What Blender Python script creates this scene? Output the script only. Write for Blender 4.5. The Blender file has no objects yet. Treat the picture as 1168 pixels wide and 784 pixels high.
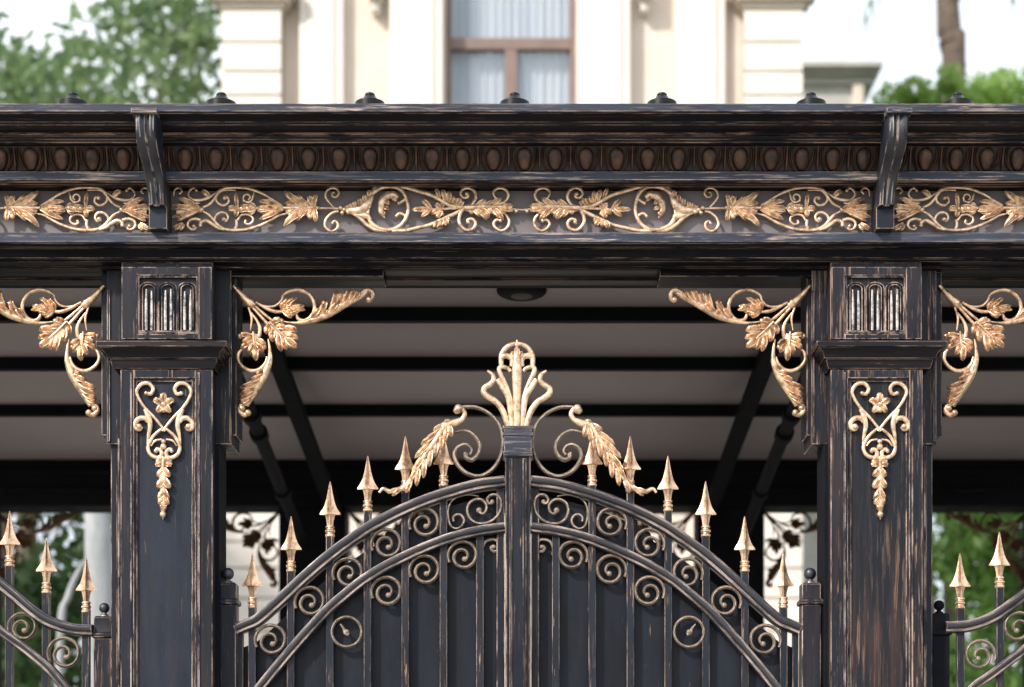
import bpy, bmesh, math, random
from mathutils import Vector
import numpy as np
random.seed(7); rng = np.random.RandomState(11)
R = math.radians
scene = bpy.context.scene
COL = scene.collection

# ------------------------------------------------------------------ camera, sky, sun, exposure
D0 = 7.0; F = 2044.0; EYE = 1.6; PX0 = 595.0; HY = 950.0
cam = bpy.data.cameras.new('camera'); camo = bpy.data.objects.new('camera', cam); COL.objects.link(camo)
camo.location = (0, -D0, EYE); camo.rotation_euler = (R(90), 0, 0)
cam.sensor_width = 36; cam.lens = 36 * F / 1168
cam.shift_x = -(PX0 - 584) / 1168; cam.shift_y = (HY - 392) / 1168
cam.clip_start = 0.1; cam.clip_end = 3000
cam.dof.use_dof = True; cam.dof.focus_distance = 7.0; cam.dof.aperture_fstop = 1.7
scene.camera = camo

SUN_EL = 37; SUN_AZ = -42          # azimuth of the sun seen from the gate: behind the camera, to the left
world = bpy.data.worlds.new('World'); scene.world = world; world.use_nodes = True
nt = world.node_tree; nt.nodes.clear()
wo = nt.nodes.new('ShaderNodeOutputWorld'); bg = nt.nodes.new('ShaderNodeBackground')
sky = nt.nodes.new('ShaderNodeTexSky'); sky.sky_type = 'NISHITA'; sky.sun_disc = False
sky.sun_elevation = R(SUN_EL); sky.sun_rotation = R(180 - SUN_AZ); sky.dust_density = 2.5
cn = nt.nodes.new('ShaderNodeTexNoise'); cn.inputs['Scale'].default_value = 2.2; cn.inputs['Detail'].default_value = 6
cr_ = nt.nodes.new('ShaderNodeValToRGB'); cr_.color_ramp.elements[0].position = .30; cr_.color_ramp.elements[1].position = .60
cr_.color_ramp.elements[0].color = (.35, .35, .35, 1); cr_.color_ramp.elements[1].color = (.95, .95, .95, 1)
tcw = nt.nodes.new('ShaderNodeTexCoord'); mixw = nt.nodes.new('ShaderNodeMix'); mixw.data_type = 'RGBA'
mixw.inputs[7].default_value = (9.0, 9.4, 10.0, 1)
nt.links.new(tcw.outputs['Generated'], cn.inputs['Vector']); nt.links.new(cn.outputs['Fac'], cr_.inputs['Fac'])
nt.links.new(cr_.outputs['Color'], mixw.inputs[0]); nt.links.new(sky.outputs['Color'], mixw.inputs[6])
nt.links.new(mixw.outputs[2], bg.inputs['Color']); bg.inputs['Strength'].default_value = 0.115
nt.links.new(bg.outputs[0], wo.inputs[0])
sl = bpy.data.lights.new('sun', 'SUN'); sl.energy = 3.1; sl.angle = R(5); sl.color = (1, .93, .86)
so = bpy.data.objects.new('sun', sl); COL.objects.link(so)
sd = Vector((math.sin(R(SUN_AZ)) * math.cos(R(SUN_EL)), -math.cos(R(SUN_AZ)) * math.cos(R(SUN_EL)), math.sin(R(SUN_EL))))
so.rotation_euler = sd.to_track_quat('Z', 'Y').to_euler(); so.location = (-6, -12, 9)
scene.view_settings.view_transform = 'Standard'; scene.view_settings.look = 'None'
scene.view_settings.gamma = 1; scene.view_settings.exposure = 0.63

# ------------------------------------------------------------------ materials
def newmat(name):
    m = bpy.data.materials.new(name); m.use_nodes = True
    return m, m.node_tree, m.node_tree.nodes['Principled BSDF']
def N(nt, t, **k):
    n = nt.nodes.new(t)
    for a, b in k.items(): setattr(n, a, b)
    return n
def noise(nt, vec, scale, detail=4, rough=.6):
    n = N(nt, 'ShaderNodeTexNoise'); n.inputs['Scale'].default_value = scale
    n.inputs['Detail'].default_value = detail; n.inputs['Roughness'].default_value = rough
    nt.links.new(vec, n.inputs['Vector']); return n.outputs['Fac']
def ramp(nt, fac, a, b, ca=0, cb=1):
    r = N(nt, 'ShaderNodeMapRange'); r.inputs[1].default_value = a; r.inputs[2].default_value = b
    r.inputs[3].default_value = ca; r.inputs[4].default_value = cb
    nt.links.new(fac, r.inputs[0]); return r.outputs[0]
def mth(nt, op, a, b=None):
    m = N(nt, 'ShaderNodeMath', operation=op)
    for i, v in enumerate((a, b)):
        if v is None: continue
        if isinstance(v, (int, float)): m.inputs[i].default_value = v
        else: nt.links.new(v, m.inputs[i])
    return m.outputs[0]
def mixc(nt, f, a, b):
    m = N(nt, 'ShaderNodeMix'); m.data_type = 'RGBA'
    if isinstance(f, (int, float)): m.inputs[0].default_value = f
    else: nt.links.new(f, m.inputs[0])
    for i, v in ((6, a), (7, b)):
        if isinstance(v, tuple): m.inputs[i].default_value = (*v, 1)
        else: nt.links.new(v, m.inputs[i])
    return m.outputs[2]
def coords(nt, kind, stretch):
    tc = N(nt, 'ShaderNodeTexCoord'); mp = N(nt, 'ShaderNodeMapping'); mp.inputs['Scale'].default_value = stretch
    if kind == 'uv': nt.links.new(tc.outputs['UV'], mp.inputs[0])
    else:
        oi = N(nt, 'ShaderNodeObjectInfo'); va = N(nt, 'ShaderNodeVectorMath', operation='ADD')
        mu = mth(nt, 'MULTIPLY', oi.outputs['Random'], 17.0)
        nt.links.new(tc.outputs['Object'], va.inputs[0]); nt.links.new(mu, va.inputs[1]); nt.links.new(va.outputs[0], mp.inputs[0])
    return mp.outputs[0], tc

def brushed_black(name, stretch, kind='obj', wear=.5, edge=.004, edge_amt=1.0, base=(.006, .0065, .009), metal=(.78, .50, .32), glaze=.45, pale=.26, zfade=None):
    """black paint, copper rubbed through on the edges and in long brush strokes"""
    m, nt, p = newmat(name)
    v, tc = coords(nt, kind, stretch)
    v1, _ = coords(nt, kind, tuple(max(s, .25) for s in stretch))
    st = noise(nt, v, 75, 5, .68)                    # fine strokes
    st2 = noise(nt, v, 200, 2, .5)
    blot = noise(nt, v1, 5, 3, .5)                   # where the rubbing is heavy
    th = .695 - .13 * wear
    blotm = ramp(nt, blot, .42, .66)
    s_a = ramp(nt, st, th, th + .06)
    s_b = mth(nt, 'MULTIPLY', s_a, mth(nt, 'ADD', mth(nt, 'MULTIPLY', blotm, .75), .13 * wear))
    s_b = mth(nt, 'MULTIPLY', s_b, ramp(nt, st2, .35, .6, .35, 1))
    bv = N(nt, 'ShaderNodeBevel'); bv.samples = 4; bv.inputs['Radius'].default_value = edge
    ge = N(nt, 'ShaderNodeNewGeometry'); dp = N(nt, 'ShaderNodeVectorMath', operation='DOT_PRODUCT')
    nt.links.new(bv.outputs[0], dp.inputs[0]); nt.links.new(ge.outputs['Normal'], dp.inputs[1])
    e = ramp(nt, dp.outputs['Value'], .997, .93)
    en = ramp(nt, noise(nt, v1, 22, 5, .7), .42, .58)
    e = mth(nt, 'MULTIPLY', mth(nt, 'MULTIPLY', e, en), edge_amt)
    vr = N(nt, 'ShaderNodeMapping'); vr.inputs['Rotation'].default_value = (.16, .22, .16); nt.links.new(v, vr.inputs[0])
    sc2 = ramp(nt, noise(nt, vr.outputs[0], 110, 3, .6), .70 - .05 * wear, .72 - .04 * wear)
    sc2 = mth(nt, 'MULTIPLY', sc2, ramp(nt, noise(nt, v1, 4, 3), .48, .62))
    s_b = mth(nt, 'MAXIMUM', s_b, mth(nt, 'MULTIPLY', sc2, .5 * min(1, max(0, wear))))
    if zfade:
        sx = N(nt, 'ShaderNodeSeparateXYZ'); nt.links.new(tc.outputs['Object'], sx.inputs[0])
        zz = mth(nt, 'ADD', sx.outputs['Z'], mth(nt, 'MULTIPLY', noise(nt, v1, 6, 4), .6))
        zf = ramp(nt, zz, zfade[0], zfade[1], 1, .18); s_b = mth(nt, 'MULTIPLY', s_b, zf); glz = zf
    mask = mth(nt, 'MAXIMUM', e, s_b); mask = mth(nt, 'MINIMUM', mask, 1)
    bl = mixc(nt, ramp(nt, noise(nt, v1, 9, 4), .35, .7), base, tuple(c * 2.0 for c in base))
    gz = ramp(nt, noise(nt, v, 26, 6, .75), .46, .74, 0, glaze)
    if zfade: gz = mth(nt, 'MULTIPLY', gz, zf)
    bl = mixc(nt, gz, bl, (.060, .032, .024))
    mc = mixc(nt, noise(nt, v1, 25, 3), metal, (metal[0] * .5, metal[1] * .42, metal[2] * .38))
    mc = mixc(nt, e, mc, tuple(min(.88, c * (.95 - pale) + pale) for c in metal))
    nt.links.new(mixc(nt, mask, bl, mc), p.inputs['Base Color'])
    nt.links.new(mth(nt, 'MULTIPLY', mask, .4), p.inputs['Metallic']); p.inputs['Specular IOR Level'].default_value = .18
    nt.links.new(ramp(nt, noise(nt, v, 20, 4), .3, .7, .30, .52), p.inputs['Roughness'])
    bp = N(nt, 'ShaderNodeBump'); bp.inputs['Strength'].default_value = .35; bp.inputs['Distance'].default_value = .0015
    nt.links.new(mth(nt, 'ADD', st, mth(nt, 'MULTIPLY', mask, -.5)), bp.inputs['Height']); nt.links.new(bp.outputs[0], p.inputs['Normal'])
    return m
def gold(name, c=(.86, .53, .33), c2=(.42, .22, .12), rough=.36, met=.72):
    m, nt, p = newmat(name)
    v, _ = coords(nt, 'obj', (1, 1, 1))
    f = ramp(nt, noise(nt, v, 34, 6, .72), .42, .66)
    nt.links.new(mixc(nt, f, c, c2), p.inputs['Base Color'])
    p.inputs['Metallic'].default_value = met
    nt.links.new(ramp(nt, noise(nt, v, 60, 3), .3, .7, rough - .08, rough + .14), p.inputs['Roughness'])
    bp = N(nt, 'ShaderNodeBump'); bp.inputs['Strength'].default_value = .3; bp.inputs['Distance'].default_value = .001
    nt.links.new(noise(nt, v, 190, 3), bp.inputs['Height']); nt.links.new(bp.outputs[0], p.inputs['Normal'])
    return m
def plain(name, c, c2=None, rough=.7, sc=6, met=0, bump=0, stretch=(1, 1, 1)):
    m, nt, p = newmat(name)
    v, _ = coords(nt, 'obj', stretch)
    c2 = c2 or tuple(x * .75 for x in c)
    nt.links.new(mixc(nt, ramp(nt, noise(nt, v, sc, 5), .3, .7), c, c2), p.inputs['Base Color'])
    p.inputs['Roughness'].default_value = rough; p.inputs['Metallic'].default_value = met
    if bump:
        bp = N(nt, 'ShaderNodeBump'); bp.inputs['Strength'].default_value = .5; bp.inputs['Distance'].default_value = bump
        nt.links.new(noise(nt, v, sc * 6, 4), bp.inputs['Height']); nt.links.new(bp.outputs[0], p.inputs['Normal'])
    return m
M = {}
M['h'] = brushed_black('black_paint_brushed_along_beam', (.05, 1, 1), wear=.60, edge=.004, glaze=.32, pale=.10, metal=(.62, .39, .27), base=(.0045, .005, .0075))
M['beam'] = brushed_black('black_paint_beam', (.05, 1, 1), wear=.35, edge=.004, glaze=.12, metal=(.50, .33, .24), base=(.003, .0035, .0055), pale=.1)
M['beam'].node_tree.nodes['Principled BSDF'].inputs['Specular IOR Level'].default_value = .06
M['h_worn'] = brushed_black('black_paint_fillet', (.05, .5, 1), wear=1.25, base=(.022, .028, .042), metal=(.80, .64, .52))
M['v'] = brushed_black('black_paint_brushed_upright', (1, 1, .05), wear=.70, base=(.0075, .0095, .0145), metal=(.62, .41, .29), edge=.006)
M['gloss'] = brushed_black('glossy_black_bracket', (1, 1, .06), wear=.3, edge=.006, metal=(.85, .70, .58), glaze=.1, base=(.008, .010, .018))
M['gloss'].node_tree.nodes['Principled BSDF'].inputs['Specular IOR Level'].default_value = .8
M['v_mid'] = brushed_black('black_paint_upright_rubbed', (1, 1, .05), wear=1.0, base=(.008, .010, .015), metal=(.60, .39, .27), edge=.006, glaze=.6)
M['v_heavy'] = brushed_black('black_paint_heavily_rubbed', (1, 1, .05), wear=1.25, zfade=(.95, 1.45), base=(.007, .0085, .012), metal=(.46, .28, .19), edge=.005, glaze=.9)
M['panel'] = brushed_black('black_paint_panel', (1, 1, .06), wear=.45, base=(.010, .0135, .021), glaze=.25)
M['sheet'] = brushed_black('black_sheet', (1, 1, .1), wear=.1, base=(.0065, .0085, .0130), edge_amt=.2, glaze=.1)
M['uv'] = brushed_black('black_paint_forged_rail', (.22, 1.15, 1), kind='uv', wear=.62, base=(.007, .009, .014), metal=(.70, .47, .33), edge=.006, glaze=.35, pale=.3)
M['uv'].node_tree.nodes['Principled BSDF'].inputs['Specular IOR Level'].default_value = .7
M['bar'] = brushed_black('black_paint_bar', (1, 1, .08), wear=.8, edge=.003, base=(.009, .012, .018), metal=(.70, .48, .33), glaze=.35)
M['scroll'] = brushed_black('worn_gold_scroll', (2, 9, 1), kind='uv', wear=1.9, edge=.006, base=(.03, .027, .027), metal=(.82, .64, .47))
M['egg'] = plain('aged_copper_moulding', (.115, .056, .036), (.014, .009, .009), rough=.42, sc=20, met=.4, bump=.001)
M['dark'] = plain('flat_black_steel', (.005, .0055, .008), (.010, .010, .014), rough=.75)
M['dark'].node_tree.nodes['Principled BSDF'].inputs['Specular IOR Level'].default_value = .2
M['stud'] = plain('glossy_black_stud', (.006, .006, .008), rough=.38)
M['stud'].node_tree.nodes['Principled BSDF'].inputs['Specular IOR Level'].default_value = .25
M['dark'].node_tree.nodes['Principled BSDF'].inputs['Specular IOR Level'].default_value = .08
M['gold'] = gold('antique_gold', (.88, .65, .45), (.34, .21, .13), .33, .72)
M['gold2'] = gold('antique_gold_darker', (.82, .56, .365), (.24, .14, .08), .30, .76)
M['backlit'] = gold('backlit_dark_gold', (.16, .08, .045), (.05, .028, .02), .4, .6)  # rear scrolls' gold darkened: their backlit silhouette is put into the colour
M['copper'] = gold('rose_gold_spear', (.86, .59, .39), (.40, .23, .14), .28, .76)
M['silver'] = gold('rubbed_pale_flute', (.55, .50, .46), (.05, .05, .06), .3, .6)
M['ceil'] = plain('taupe_ceiling_panel', (.29, .245, .258), (.235, .20, .212), rough=.62, sc=1.2)
M['frieze'] = plain('taupe_frieze', (.19, .165, .172), (.145, .126, .132), rough=.6, sc=2)
M['stone'] = plain('cream_limestone', (.70, .615, .535), (.64, .55, .465), rough=.85, sc=2.5, bump=.004)
M['stone2'] = plain('pale_limestone_pilaster', (.76, .70, .64), (.70, .635, .57), rough=.85, sc=2.5, bump=.004)
M['grey_stone'] = plain('grey_weathered_stone', (.50, .49, .46), (.42, .41, .38), rough=.9, sc=3, bump=.004)
M['joint'] = plain('stone_joint', (.42, .35, .28), rough=.9)
M['wframe'] = plain('brown_window_frame', (.23, .155, .13), rough=.5)
M['curtain'] = plain('white_curtain', (.80, .82, .85), (.60, .65, .72), rough=.9, sc=6, stretch=(1.5, 1, .08))
M['roof'] = plain('slate_roof', (.16, .15, .15), rough=.7)
m, nt_, p = newmat('window_glass'); p.inputs['Base Color'].default_value = (.35, .42, .5, 1); p.inputs['Roughness'].default_value = .06
tb = N(nt_, 'ShaderNodeBsdfTransparent'); ms_ = N(nt_, 'ShaderNodeMixShader'); ms_.inputs[0].default_value = .22
nt_.links.new(tb.outputs[0], ms_.inputs[1]); nt_.links.new(p.outputs[0], ms_.inputs[2]); nt_.links.new(ms_.outputs[0], nt_.nodes['Material Output'].inputs[0]); M['glass'] = m
M['bark'] = plain('grey_brown_bark', (.17, .12, .095), (.09, .075, .06), rough=.95, sc=14, bump=.02, stretch=(1, 1, .3))
M['bark_pale'] = plain('pale_grey_bark', (.42, .43, .44), (.20, .22, .22), rough=.9, sc=7, bump=.01, stretch=(1, 1, .3))
def leafmat(name, a, b):
    m, nt, p = newmat(name)
    ge = N(nt, 'ShaderNodeNewGeometry')
    nt.links.new(mixc(nt, ge.outputs['Random Per Island'], a, b), p.inputs['Base Color'])
    p.inputs['Roughness'].default_value = .5; p.inputs['Transmission Weight'].default_value = 0
    tr = N(nt, 'ShaderNodeBsdfTranslucent'); tr.inputs[0].default_value = (*[min(1, (x + y) * .9) for x, y in zip(a, b)], 1)
    mx = N(nt, 'ShaderNodeMixShader'); mx.inputs[0].default_value = .45
    out = nt.nodes['Material Output']
    nt.links.new(p.outputs[0], mx.inputs[1]); nt.links.new(tr.outputs[0], mx.inputs[2]); nt.links.new(mx.outputs[0], out.inputs[0])
    return m
M['leaf_blue'] = leafmat('cool_green_foliage', (.035, .09, .04), (.19, .26, .11))
M['leaf_dark'] = leafmat('dark_green_foliage', (.025, .065, .02), (.07, .13, .04))
M['leaf_mid'] = leafmat('mid_green_foliage', (.05, .13, .025), (.13, .22, .05))
M['leaf_bright'] = leafmat('bright_green_foliage', (.16, .30, .06), (.30, .40, .12))
M['ground'] = plain('pale_gravel_paving', (.42, .38, .34), (.32, .29, .26), rough=.9, sc=.8, bump=.01)
M['grass'] = plain('short_lawn', (.06, .10, .03), (.04, .07, .02), rough=.9, sc=3, bump=.02)

# ------------------------------------------------------------------ geometry helpers
ORG = {}
def link(o, parent, origin):
    COL.objects.link(o)
    if parent is not None:
        o.parent = parent; o.location = Vector(origin) - Vector(ORG[parent.name])
    else: o.location = origin
    ORG[o.name] = tuple(origin)
def thing(name, label, cat, loc, group=None):
    o = bpy.data.objects.new(name, None); o.empty_display_size = .2; link(o, None, loc)
    o['label'] = label; o['category'] = cat
    if group: o['group'] = group
    return o
def px(x, y, Y=0.0):
    s = (D0 + Y) / F
    return ((x - PX0) * s, Y, EYE + (HY - y) * s)
def pxX(x, Y=0.0): return (x - PX0) * (D0 + Y) / F
def pxZ(y, Y=0.0): return EYE + (HY - y) * (D0 + Y) / F

class MB:
    def __init__(s, xf=(1, 0)): s.v = []; s.f = []; s.uv = []; s.xf = xf
    def add(s, vs, fs, uvs=None):
        b = len(s.v); a, c = s.xf
        s.v += [(v[0] * a + c, v[1], v[2]) for v in vs]
        for i, f in enumerate(fs):
            s.f.append([b + k for k in f]); s.uv.append(uvs[i] if uvs else [(0, 0)] * len(f))
    def box(s, x0, x1, y0, y1, z0, z1):
        s.add([(x0, y0, z0), (x1, y0, z0), (x1, y1, z0), (x0, y1, z0), (x0, y0, z1), (x1, y0, z1), (x1, y1, z1), (x0, y1, z1)],
              [(0, 3, 2, 1), (4, 5, 6, 7), (0, 1, 5, 4), (1, 2, 6, 5), (2, 3, 7, 6), (3, 0, 4, 7)])
    def hexa(s, p):  # 4 bottom, 4 top
        s.add(p, [(0, 3, 2, 1), (4, 5, 6, 7), (0, 1, 5, 4), (1, 2, 6, 5), (2, 3, 7, 6), (3, 0, 4, 7)])
    def loft(s, rings, cap=True, closed=True, uvs=None):
        n = len(rings[0]); vs = [p for r in rings for p in r]; fs = []; us = []
        for i in range(len(rings) - 1):
            for k in range(n if closed else n - 1):
                k2 = (k + 1) % n
                fs.append((i * n + k, i * n + k2, (i + 1) * n + k2, (i + 1) * n + k))
                if uvs: us.append([(uvs[0][i], uvs[1][k]), (uvs[0][i], uvs[1][k + 1]), (uvs[0][i + 1], uvs[1][k + 1]), (uvs[0][i + 1], uvs[1][k])])
        if cap:
            fs.append(tuple(range(n - 1, -1, -1))); fs.append(tuple((len(rings) - 1) * n + k for k in range(n)))
            if uvs: us += [[(0, 0)] * n, [(0, 0)] * n]
        s.add(vs, fs, us if uvs else None)
    def profx(s, prof, x0, x1):     # prof (y,z) closed polygon extruded along X
        s.loft([[(x0, y, z) for y, z in prof], [(x1, y, z) for y, z in prof]])
    def profy(s, poly, y0, y1):     # poly (x,z)
        s.loft([[(x, y0, z) for x, z in poly], [(x, y1, z) for x, z in poly]])
    def lathe(s, x, y, z0, prof, n=16, sq=False):
        if sq: rings = [[(x + r * a, y + r * b, z0 + z) for a, b in ((-1, -1), (1, -1), (1, 1), (-1, 1))] for r, z in prof]
        else: rings = [[(x + r * math.cos(2 * math.pi * k / n), y + r * math.sin(2 * math.pi * k / n), z0 + z) for k in range(n)] for r, z in prof]
        s.loft(rings)
    def sweep(s, pts, w, t, y=0, sec=None, n=10, groove=0, yo=None):
        """pts world (x,z); w half-width in the XZ plane; t half-depth towards the viewer"""
        P = np.array(pts, float); m = len(P); w = np.broadcast_to(np.array(w, float), (m,)); t = np.broadcast_to(np.array(t, float), (m,))
        T = np.gradient(P, axis=0); L = np.linalg.norm(T, axis=1); L[L == 0] = 1; T /= L[:, None]
        Nn = np.stack([-T[:, 1], T[:, 0]], 1)
        if sec is None:
            sec = []
            for k in range(n):
                a = 2 * math.pi * k / n; c, q = math.cos(a), math.sin(a)
                if groove and q < 0: q *= 1 - groove * math.exp(-(c / .3) ** 2)
                sec.append((c, q))
        yy = np.zeros(m) if yo is None else np.broadcast_to(np.array(yo, float), (m,))
        rings = [[(P[i, 0] + Nn[i, 0] * w[i] * c, y + yy[i] + t[i] * q, P[i, 1] + Nn[i, 1] * w[i] * c) for c, q in sec] for i in range(m)]
        u = np.concatenate([[0], np.cumsum(np.linalg.norm(np.diff(P, axis=0), axis=1))])
        pr = [0]; mw, mt = float(w.max()), float(t.max())
        for k in range(len(sec)):
            a, b = sec[k], sec[(k + 1) % len(sec)]; pr.append(pr[-1] + math.hypot((a[0] - b[0]) * mw, (a[1] - b[1]) * mt))
        s.loft(rings, uvs=(list(u + random.random() * 3), pr))
    def build(s, name, mat, parent=None, smooth=35, bevel=0, origin=None):
        V = np.array(s.v); c = tuple((V.min(0) + V.max(0)) / 2) if origin is None else origin
        me = bpy.data.meshes.new(name); me.from_pydata([tuple(v) for v in (V - np.array(c))], [], s.f)
        ul = me.uv_layers.new(name='UVMap'); flat = [c2 for f in s.uv for q in f for c2 in q]
        if len(flat) == len(ul.data) * 2: ul.data.foreach_set('uv', flat)
        bm = bmesh.new(); bm.from_mesh(me); bmesh.ops.recalc_face_normals(bm, faces=bm.faces); bm.to_mesh(me); bm.free()
        me.materials.append(mat)
        if smooth:
            me.polygons.foreach_set('use_smooth', [True] * len(me.polygons)); me.set_sharp_from_angle(angle=R(smooth))
        o = bpy.data.objects.new(name, me); link(o, parent, c)
        if bevel:
            b = o.modifiers.new('bevel', 'BEVEL'); b.width = bevel; b.segments = 2; b.limit_method = 'ANGLE'; b.angle_limit = R(40)
        return o
def catmull(pts, seg=6):
    P = [np.array(p, float) for p in pts]
    if len(P) == 2: return np.array([P[0] + (P[1] - P[0]) * i / 3 for i in range(4)])
    P = [2 * P[0] - P[1]] + P + [2 * P[-1] - P[-2]]; out = []
    for i in range(1, len(P) - 2):
        a, b, c, d = P[i - 1:i + 3]
        for k in range(seg):
            t = k / seg
            out.append(.5 * (2 * b + (c - a) * t + (2 * a - 5 * b + 4 * c - d) * t * t + (3 * b - a - 3 * c + d) * t ** 3))
    out.append(P[-2]); return np.array(out)

PXM = 1 / 292.0
class Orn:
    """forged ornament: traced curves in the plane Y, given real width and depth"""
    def __init__(s, Y, xf=(1, 0)): s.Y = Y; s.k = (D0 + Y) / F; s.m = MB(xf); s.l = MB(xf); s.ls = [s.l]
    def nl(s): s.l = MB(s.m.xf); s.ls.append(s.l)
    def W(s, P): return np.stack([(P[:, 0] - PX0) * s.k, EYE + (HY - P[:, 1]) * s.k], 1)
    def stroke(s, pts, w, d=None, taper=(1, 1), seg=6, mb=None, groove=0, yo=0, n=10):
        """w full width px; d depth half in px"""
        P = catmull(pts, seg); m = len(P); u = np.linspace(0, 1, m)
        ws = np.interp(u, np.linspace(0, 1, len(w)), w) if isinstance(w, (list, tuple)) else np.full(m, float(w))
        ws = ws * np.interp(u, [0, .12, .88, 1], [taper[0], 1, 1, taper[1]])
        dd = ws * .5 * (.8 if d is None else d)
        (mb or s.m).sweep(s.W(P), ws * s.k / 2, dd * s.k, s.Y - yo * s.k, groove=groove, n=n)
    def spiral(s, cx, cy, r, a0, turns, w, dirn=1, r1=2.0, eye=0, **k):
        pts = []
        n = int(turns * 10)
        for i in range(n + 1):
            q = i / n; rr = r + (r1 - r) * q ** .8; a = a0 + dirn * 2 * math.pi * turns * q
            pts.append((cx + rr * math.cos(a), cy + rr * math.sin(a)))
        s.stroke(pts, w, seg=2, **k)
        if eye: s.ball(pts[-1][0], pts[-1][1], eye)
    def ball(s, x, y, r, mb=None, yo=0, sx=1, sy=1):
        n = 8; rings = []; X = (x - PX0) * s.k; Z = EYE + (HY - y) * s.k; r *= s.k
        for i in range(1, n):
            a = math.pi * i / n; rings.append([(X + sx * r * math.sin(a) * math.cos(b), s.Y - yo * s.k - r * math.sin(a) * math.sin(b), Z + sy * r * math.cos(a)) for b in [2 * math.pi * k / 12 for k in range(12)]])
        (mb or s.m).loft(rings)
    def petal(s, a, b, w, bend=0, lift=1.5, mb=None, tipw=.15, yo=0):
        """leaf lobe from a to b: swelling, grooved, curling towards the viewer"""
        a = np.array(a[:2], float); b = np.array(b[:2], float); d = b - a; L = np.linalg.norm(d) + 1e-6; nrm = np.array([-d[1], d[0]]) / L
        n_ = 13; u = np.linspace(0, 1, n_); P = a + np.outer(u, d) + np.outer(np.sin(u * math.pi * .75) * bend, nrm)
        prof = np.interp(u, [0, .15, .42, .58, .68, .80, .90, 1], [.5, .68, .98, 1.0, .84, .86, .62, tipw])
        ws = w * 1.35 * prof
        sec = []
        for k in range(11):                      # ribbed front: centre vein and two side veins
            c = math.cos(math.pi * k / 10); h_ = math.sin(math.pi * k / 10) ** .8
            sec.append((c, -h_ * (1 - .62 * math.exp(-(c / .13) ** 2) - .42 * math.exp(-((abs(c) - .52) / .11) ** 2))))
        sec += [(-.6, .35), (.6, .35)]
        (mb or s.l).sweep(s.W(P), ws * s.k / 2, np.minimum(ws * .48, 3.6) * s.k, s.Y - yo * s.k, sec=sec,
                          yo=-(np.sin(u * math.pi * .62) * lift * s.k) + np.where(u > .85, lift * .5 * s.k, 0))
    def fan(s, o, tips, w=4.5, lift=1.5, bend=0, yo=0):
        if s.l.v: s.nl()
        for i, t in enumerate(tips):
            bw = t[2] if len(t) > 2 else w
            side = (t[0] - o[0]) * 0
            s.petal(o, t, bw, bend if i % 2 else -bend, lift, yo=yo + (i % 3) * .25)
    def acanthus(s, spine, lobes, stem=2.5, w=6, yo=0):
        """lobes: (u along spine, side, length, angle deg)"""
        P = catmull(spine, 8); T = np.gradient(P, axis=0); T /= np.linalg.norm(T, axis=1)[:, None] + 1e-9
        s.stroke(spine, [stem, stem * 1.2, stem * .5], mb=s.l, yo=yo + 1.2)
        for (u, sd, L, ang) in lobes:
            i = min(len(P) - 1, int(u * (len(P) - 1))); a = math.atan2(T[i, 1], T[i, 0]) + sd * R(ang)
            s.petal(P[i], (P[i, 0] + L * math.cos(a), P[i, 1] + L * math.sin(a)), w, sd * -L * .12, 1.2, yo=yo + u * .8)
    def build(s, name, mat, parent, leafname='acanthus_leaf', leafmat=None, **k):
        o = s.m.build(name, mat, parent, smooth=50)
        for l in s.ls:
            if l.v: l.build(leafname, leafmat or mat, o, smooth=60)
        return o

# ------------------------------------------------------------------ ground
def struct(mb, name, mat, kind='structure'):
    o = mb.build(name, mat, None, smooth=0); o['kind'] = kind; return o
g = MB(); g.box(-900, 900, -300, 1500, -.5, 0); struct(g, 'ground', M['grass'])
g = MB(); g.box(-6, 6, -14, 14, 0, .004); struct(g, 'driveway', M['ground'])
g = MB(); g.box(-40, 40, -26, -14, .0, .004); struct(g, 'road', M['ground'])

# ------------------------------------------------------------------ carport: cornice, frieze, beam, roof
XE = 4.3
car = thing('carport', 'black and antique gold carport roof with egg-and-dart cornice over the double gate', 'carport', (0, 2.6, 0))
def z(y, Y): return pxZ(y, Y)
def prof(*pts): return [(Y, z(y, Y)) for y, Y in pts]
# top cornice
ZT = z(118, -.33)
top = MB(); top.profx([(-.33, ZT), (-.33, z(127.5, -.33)), (-.315, z(128.5, -.315)), (-.05, z(128.5, -.315)), (-.05, ZT)], -XE, XE)
top.build('cornice_edge', M['h_worn'], car, bevel=.003)
cy = MB()
pts = [(-.312, z(129, -.312))]
for i in range(1, 9):
    q = i / 8; Y = -.308 + .085 * q; pts.append((Y + .012 * math.sin(q * math.pi * 2), z(130 + 22 * q, Y)))
pts += [(-.225, z(154, -.225)), (-.212, z(155, -.212)), (-.205, z(159.5, -.205)), (-.215, z(160.5, -.215)), (-.215, z(163, -.215)), (-.20, z(165.5, -.2)), (-.17, z(166.5, -.17)),
        (-.03, z(166.5, -.17)), (-.03, z(129, -.312))]
cy.profx(pts, -XE, XE); cy.build('cornice_cyma', M['h'], car, smooth=30, bevel=.0015)
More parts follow.
